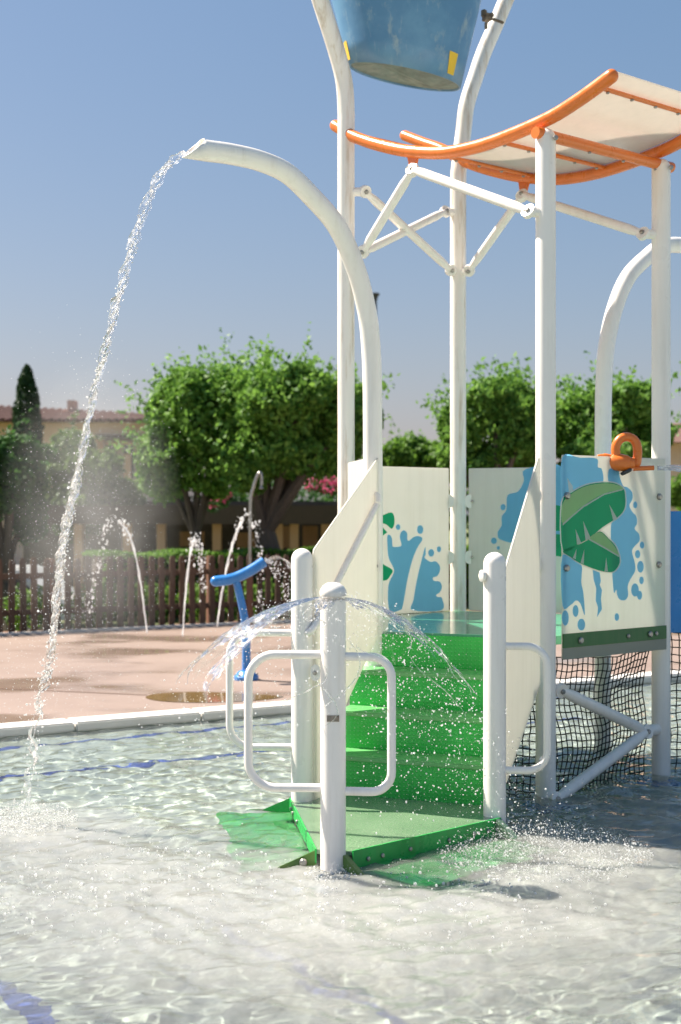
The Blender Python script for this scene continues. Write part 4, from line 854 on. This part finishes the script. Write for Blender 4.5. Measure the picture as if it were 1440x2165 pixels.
def strand(mb, path, rad, n=10, jit=.3, seed=0, twist=6):
    """a rope of water: lumpy tube whose section varies along its length"""
    rng = random.Random(seed); N_ = len(path); v = []; f = []; ph = [rng.uniform(0, 6) for _ in range(8)]
    for i, c in enumerate(path):
        tg = (path[min(i + 1, N_ - 1)] - path[max(i - 1, 0)]).normalized(); u = tg.cross(Vector((0, 1, .2))).normalized(); w = tg.cross(u); r_ = rad[i] if hasattr(rad, '__len__') else rad
        for k in range(n):
            a = 2 * math.pi * k / n; q = 1 + jit * (math.sin(2 * a + .55 * i + ph[0]) * .6 + math.sin(3 * a - .9 * i + ph[1]) * .4 + math.sin(.8 * i + ph[2]) * .5 + math.sin(1.7 * i + ph[3] + a) * .4)
            v.append(c + (u * math.cos(a) + w * math.sin(a)) * r_ * max(q, .12))
    for i in range(N_ - 1):
        for k in range(n): f.append((i * n + k, i * n + (k + 1) % n, (i + 1) * n + (k + 1) % n, (i + 1) * n + k))
    f.append(tuple(range(n))[::-1]); f.append(tuple((N_ - 1) * n + k for k in range(n))); mb.add(v, f)
# spout stream
spx = [(392, 322), (368, 338), (340, 368), (316, 415), (296, 470), (276, 535), (258, 600), (240, 665), (224, 735), (204, 810), (188, 880), (172, 960), (157, 1040), (142, 1110), (130, 1180), (122, 1250), (115, 1320), (106, 1390), (94, 1440), (78, 1500), (70, 1580), (62, 1660), (52, 1740)]
y0, y1 = TIP.y - .04, 6.84; ST = thing('spout_stream', onz(52, 1740, 0), 'long ropey stream of water falling from the bent white spout', 'water stream')
ctr = [at(x, y, y0 + (y1 - y0) * min(1, i / 14)) for i, (x, y) in enumerate(spx)]; fine_ = crom(ctr, 16); NF = len(fine_)
rs = random.Random(4); mb = MB()
def wob(i, a, ph, fr): return Vector((a * math.sin(i * fr + ph) + a * .5 * math.sin(i * fr * 2.3 + ph * 2), a * math.cos(i * fr * .8 + ph), 0))
for k, (off, r0, r1, i0, i1, sd_) in enumerate(((-.012, .012, .009, 0, 250, 1), (.020, .0075, .007, 0, 235, 2), (.004, .007, .009, 20, 290, 3), (-.018, .005, .006, 60, 270, 4), (.010, .008, .007, 100, NF, 5), (-.008, .007, .006, 180, NF, 6))):
    i1 = min(i1, NF); idx = range(i0, i1); p = [fine_[i] + Vector((off * (1 if i < 60 else max(.35, 1 - (i - 60) / 120)), 0, 0)) + wob(i, .006 + .010 * i / NF, k * 1.7, .33) for i in idx]
    strand(mb, p, [(r0 + (r1 - r0) * (i / NF)) * (1 + (.08 + .75 * i / NF) * math.sin(i * .37 + 2 * k)) for i in idx], 9, .26, sd_)
mb.build('water_rope', M['stream'], ST, True, angle=180)
n = 800; ii = (RNG.random(n) ** .75 * (NF - 1)).astype(int); pos = np.array([fine_[i][:] for i in ii]) + RNG.normal(size=(n, 3)) * (np.array((.018, .02, .02)) * (.35 + 1.5 * (ii / NF))[:, None]); o = drops('stream_drops', pos, .0022 + .0045 * RNG.random(n) ** 2.5, M['drop'], parent=ST)
# spray round the stream
n = 3200; ii = (NF * (.44 + .44 * RNG.random(n))).astype(int).clip(0, NF - 1); pos = np.array([fine_[i][:] for i in ii]) + RNG.normal(size=(n, 3)) * np.array((.22, .35, .20)) + np.array((-.02, .35, 0)); drops('spray_drops', pos, .0009 + .0014 * RNG.random(n) ** 2, M['drop'], 'fine airborne spray drifting around the falling spout stream', 'spray')
# mist
def mist(c, r_, dens, label):
    bm = bmesh.new(); bmesh.ops.create_icosphere(bm, subdivisions=3, radius=1); me = bpy.data.meshes.new('mist'); bm.to_mesh(me); bm.free(); o = obj('mist', me); o.location = c; o.scale = r_
    m = bpy.data.materials.new('mist'); m.use_nodes = True; nt = m.node_tree; nt.nodes.remove(nt.nodes['Principled BSDF']); pv = nt.nodes.new('ShaderNodeVolumePrincipled'); pv.inputs['Color'].default_value = (.95, .95, .95, 1); pv.inputs['Anisotropy'].default_value = .35
    tc = nt.nodes.new('ShaderNodeTexCoord'); ln = nt.nodes.new('ShaderNodeVectorMath'); ln.operation = 'LENGTH'; nt.links.new(tc.outputs['Object'], ln.inputs[0])
    fall = ramp(nt, ln.outputs['Value'], [(0, (1, 1, 1)), (.5, (.45,) * 3), (1, (0, 0, 0))]); nz = ramp(nt, noise(nt, 2.6, 3, .6), [(.35, (.25,) * 3), (.7, (1.3,) * 3)])
    nt.links.new(math_(nt, 'MULTIPLY', math_(nt, 'MULTIPLY', fall, nz), dens), pv.inputs['Density']); nt.links.new(pv.outputs[0], nt.nodes['Material Output'].inputs['Volume']); me.materials.append(m); tag(o, label, 'mist', kind='stuff')
mist(at(195, 1090, 8.8), (.62, .8, 1.1), .42, 'pale drifting water mist beside the falling stream')
# ground jets
def groundjet(up_px, down_px, Y, label, seed):
    rng = np.random.default_rng(seed); g = thing('ground_jet', at(*up_px[0], Y), label, 'water jet', 'ground jets on the splash pad'); mb = MB(); p = crom([at(x, y, Y) for x, y in up_px], 10); strand(mb, p, [.008 + .007 * i / len(p) for i in range(len(p))], 8, .4, seed)
    mb.build('rising_water', M['drop'], g, True, angle=180); q = crom([at(x, y, Y) for x, y in down_px], 20); a = np.array([v_[:] for v_ in q + p[len(p) // 2:]]); k = rng.integers(0, len(a), 190)
    pos = a[k] + rng.normal(size=(190, 3)) * np.array((.026, .05, .05)); drops('falling_drops', pos, .004 + .011 * rng.random(190) ** 2.5, M['drop'], parent=g, stretch=(.8, .8, 1.3))
groundjet([(311, 1340), (300, 1250), (287, 1177), (275, 1135), (262, 1114), (250, 1100)], [(240, 1095), (226, 1115), (212, 1170), (196, 1240), (182, 1310)], 15.2, 'arching white water jet nearest the falling spout stream', 31)
groundjet([(386, 1345), (392, 1260), (401, 1177), (408, 1150), (413, 1140)], [(413, 1140), (422, 1160), (427, 1200), (428, 1260)], 15.0, 'thin upright water jet between shower and arching jet', 32)
groundjet([(459, 1325), (468, 1260), (481, 1192), (492, 1150), (505, 1114), (515, 1098)], [(520, 1092), (540, 1105), (546, 1140), (550, 1200), (552, 1290)], 15.6, 'water jet curving over beside the steel shower pipe', 33)
g = thing('tee_jet', at(562, 1186, Yt), 'thin water arc spilling from the blue spray tee', 'water jet'); mb = MB()
for k in range(4): strand(mb, crom([at(560, 1185 + k, Yt + .05), at(585 + 4 * k, 1176 + 2 * k, Yt + .1), at(605 + 5 * k, 1188 + 3 * k, Yt + .15), at(620 + 6 * k, 1215, Yt + .2)], 6), .005, 6, .3, k)
mb.build('water_arc', M['stream'], g, True, angle=180); pos = np.stack([np.array(at(560 + 70 * a, 1180 + 20 * a + 120 * b * a, Yt + .1)[:]) for a, b in RNG.random((160, 2))]); drops('falling_drops', pos, .004 + .007 * RNG.random(160) ** 2, M['drop'], parent=g)
# water bell thrown by the spray post
WB = thing('water_bell', up(PB, bz), 'clear umbrella-shaped sheet of water thrown from the capped spray post', 'water sheet')
def bell(a, s):   # s metres of horizontal reach
    ex = 1.0 + .16 * math.cos(a - math.pi) ; z = .06 * s - 1.05 * s * s / ex
    return up(PB, bz - .004 + z) + Vector((math.cos(a) * s * 1.05, math.sin(a) * s, 0))
def sheet(a0, a1, s0, s1fun, na, ns, seed):
    rng = random.Random(seed); v = []; f = []
    for i in range(na + 1):
        a = a0 + (a1 - a0) * i / na; s1_ = s1fun(a)
        for j in range(ns + 1):
            s = s0 + (s1_ - s0) * j / ns; p = bell(a, s); rp = .0015 + .008 * (j / ns) ** 2
            v.append(p + Vector((0, 0, rp * (math.sin(a * 23 + 9 * s) * .5 + math.sin(a * 41 - 31 * s + seed) * .5))) + Vector((rp * math.sin(31 * s + a * 13), 0, 0)))
    for i in range(na):
        for j in range(ns):
            u = j / ns; hole = math.sin(a0 * 7 + i * .9) * math.sin(j * .7 + i * .35 + seed) + .5 * math.sin(i * 2.3 + j * 1.1)
            if u > .35 and hole > 1.30 - 1.25 * u: continue
            f.append((i * (ns + 1) + j, (i + 1) * (ns + 1) + j, (i + 1) * (ns + 1) + j + 1, i * (ns + 1) + j + 1))
    mesh('water_film', v, f, M['sheet'], WB, True)
sheet(R(120), R(222), .055, lambda a: .57 + .08 * math.sin(5 * a) + .07 * math.sin(17 * a), 110, 70, 1)
sheet(R(-28), R(62), .055, lambda a: .46 + .08 * math.sin(7 * a) + .05 * math.sin(19 * a), 80, 50, 2)
sheet(R(222), R(332), .055, lambda a: .17 + .07 * math.sin(6 * a) + .03 * math.sin(23 * a), 90, 24, 3)
mb = MB(); rs = random.Random(9)
for k in range(34):
    a = rs.uniform(R(115), R(420)); s_a = rs.uniform(.10, .55); L_ = rs.uniform(.06, .26); p = [bell(a + .25 * math.sin(t * 3 + k) * t, s_a + L_ * t) + Vector((0, 0, rs.uniform(-.004, .004))) for t in np.linspace(0, 1, 12)]
    strand(mb, p, [rs.uniform(.0015, .0034) * math.sin(math.pi * (.1 + .8 * t)) for t in np.linspace(0, 1, 12)], 6, .5, k)
mb.build('water_thread', M['stream'], WB, True, angle=180)['kind'] = 'stuff'
pos = []; rad = []
for k in range(3000):
    a = RNG.uniform(R(100), R(440)); reach = .45 + .35 * abs(math.cos(a)) ** .5; s = reach * RNG.random() ** .45 * RNG.uniform(.75, 1.25); p = bell(a, s); fall = 1.1 * max(0, s - .38) * RNG.random()
    p = p + Vector(RNG.normal(size=3) * (.012 + .06 * s)) - Vector((0, 0, fall)); p.z = max(p.z, .01); pos.append(p[:]); rad.append(.0009 + .0034 * RNG.random() ** 3)
drops('bell_drops', pos, rad, M['drop'], parent=WB)
# curtain of drops falling in front of the stairs
n = 900; t = RNG.random(n); x = RNG.normal(size=n); pos = np.stack([.10 + .62 * t + .06 * x, 6.15 + .45 * t + .18 * RNG.normal(size=n), (.92 - .55 * t * RNG.random(n)) * RNG.random(n) ** .6 + .03], 1)
drops('stair_drops', pos, .0010 + .0042 * RNG.random(n) ** 3, M['drop'], 'scattered falling water drops in front of the green stairs', 'water drops')
n = 600; pos = np.stack([.92 + .14 * RNG.normal(size=n), 6.75 + .25 * RNG.normal(size=n), np.abs(.02 + .42 * RNG.random(n) ** 2)], 1); drops('splash_drops', pos, .0015 + .004 * RNG.random(n) ** 3, M['drop'], 'flying splash drops beside the right landing post', 'water drops')
# splash crowns where water lands
def splash(c, r_, h, n, label, m='foam', big=.005):
    c = np.array(c); a = RNG.random(n) * 6.283; q = r_ * np.sqrt(RNG.random(n)); z = h * RNG.random(n) ** 2.2 * np.exp(-(q / r_) ** 2)
    drops('splash', np.stack([c[0] + q * np.cos(a), c[1] + q * np.sin(a), .004 + z], 1), .0012 + big * RNG.random(n) ** 4, M[m], label, 'splash')
splash((.95, 6.22, 0), .50, .13, 4200, 'white splash beside the submerged green skirt near right landing post', 'drop', .0035); splash((-1.66, 6.85, 0), .30, .10, 2600, 'white splash where the spout stream hits the pool')
splash((.45, 5.45, 0), .65, .018, 700, 'loose froth in front of the green skirt', 'drop', .006); splash((-.75, 5.6, 0), .75, .018, 800, 'loose froth left of the capped spray post', 'drop', .006); splash((-.03, 5.86, 0), .13, .05, 500, 'ring of splash at the foot of the spray post', 'drop')
splash((-1.3, 6.1, 0), .7, .018, 600, 'loose froth left of the submerged skirt', 'drop', .006)
cj = thing('cannon_jet', c := cc + Vector((.2, .012, -.03)), 'thin strands of water shooting sideways from the orange cannon', 'water jet'); mb = MB()
for k in range(7): strand(mb, [c + Vector((.02 + .9 * t, .05 * t, (-.018 + .006 * k) * (.6 + 1.2 * t) - .05 * t * t)) for t in np.linspace(0, 1, 40)], .0042, 6, .5, k)
mb.build('water_strand', M['stream'], cj, True, angle=180)

for o in bpy.data.objects:      # submerged surfaces receive the refracted sunlight
    if o.name.startswith(('pool_floor', 'pool_wall', 'tile_line', 'skirt', 'landing_lip', 'spray_post', 'base_flange', 'end_plate', 'post', 'brace', 'landing_post')): o.cycles.is_caustics_receiver = True
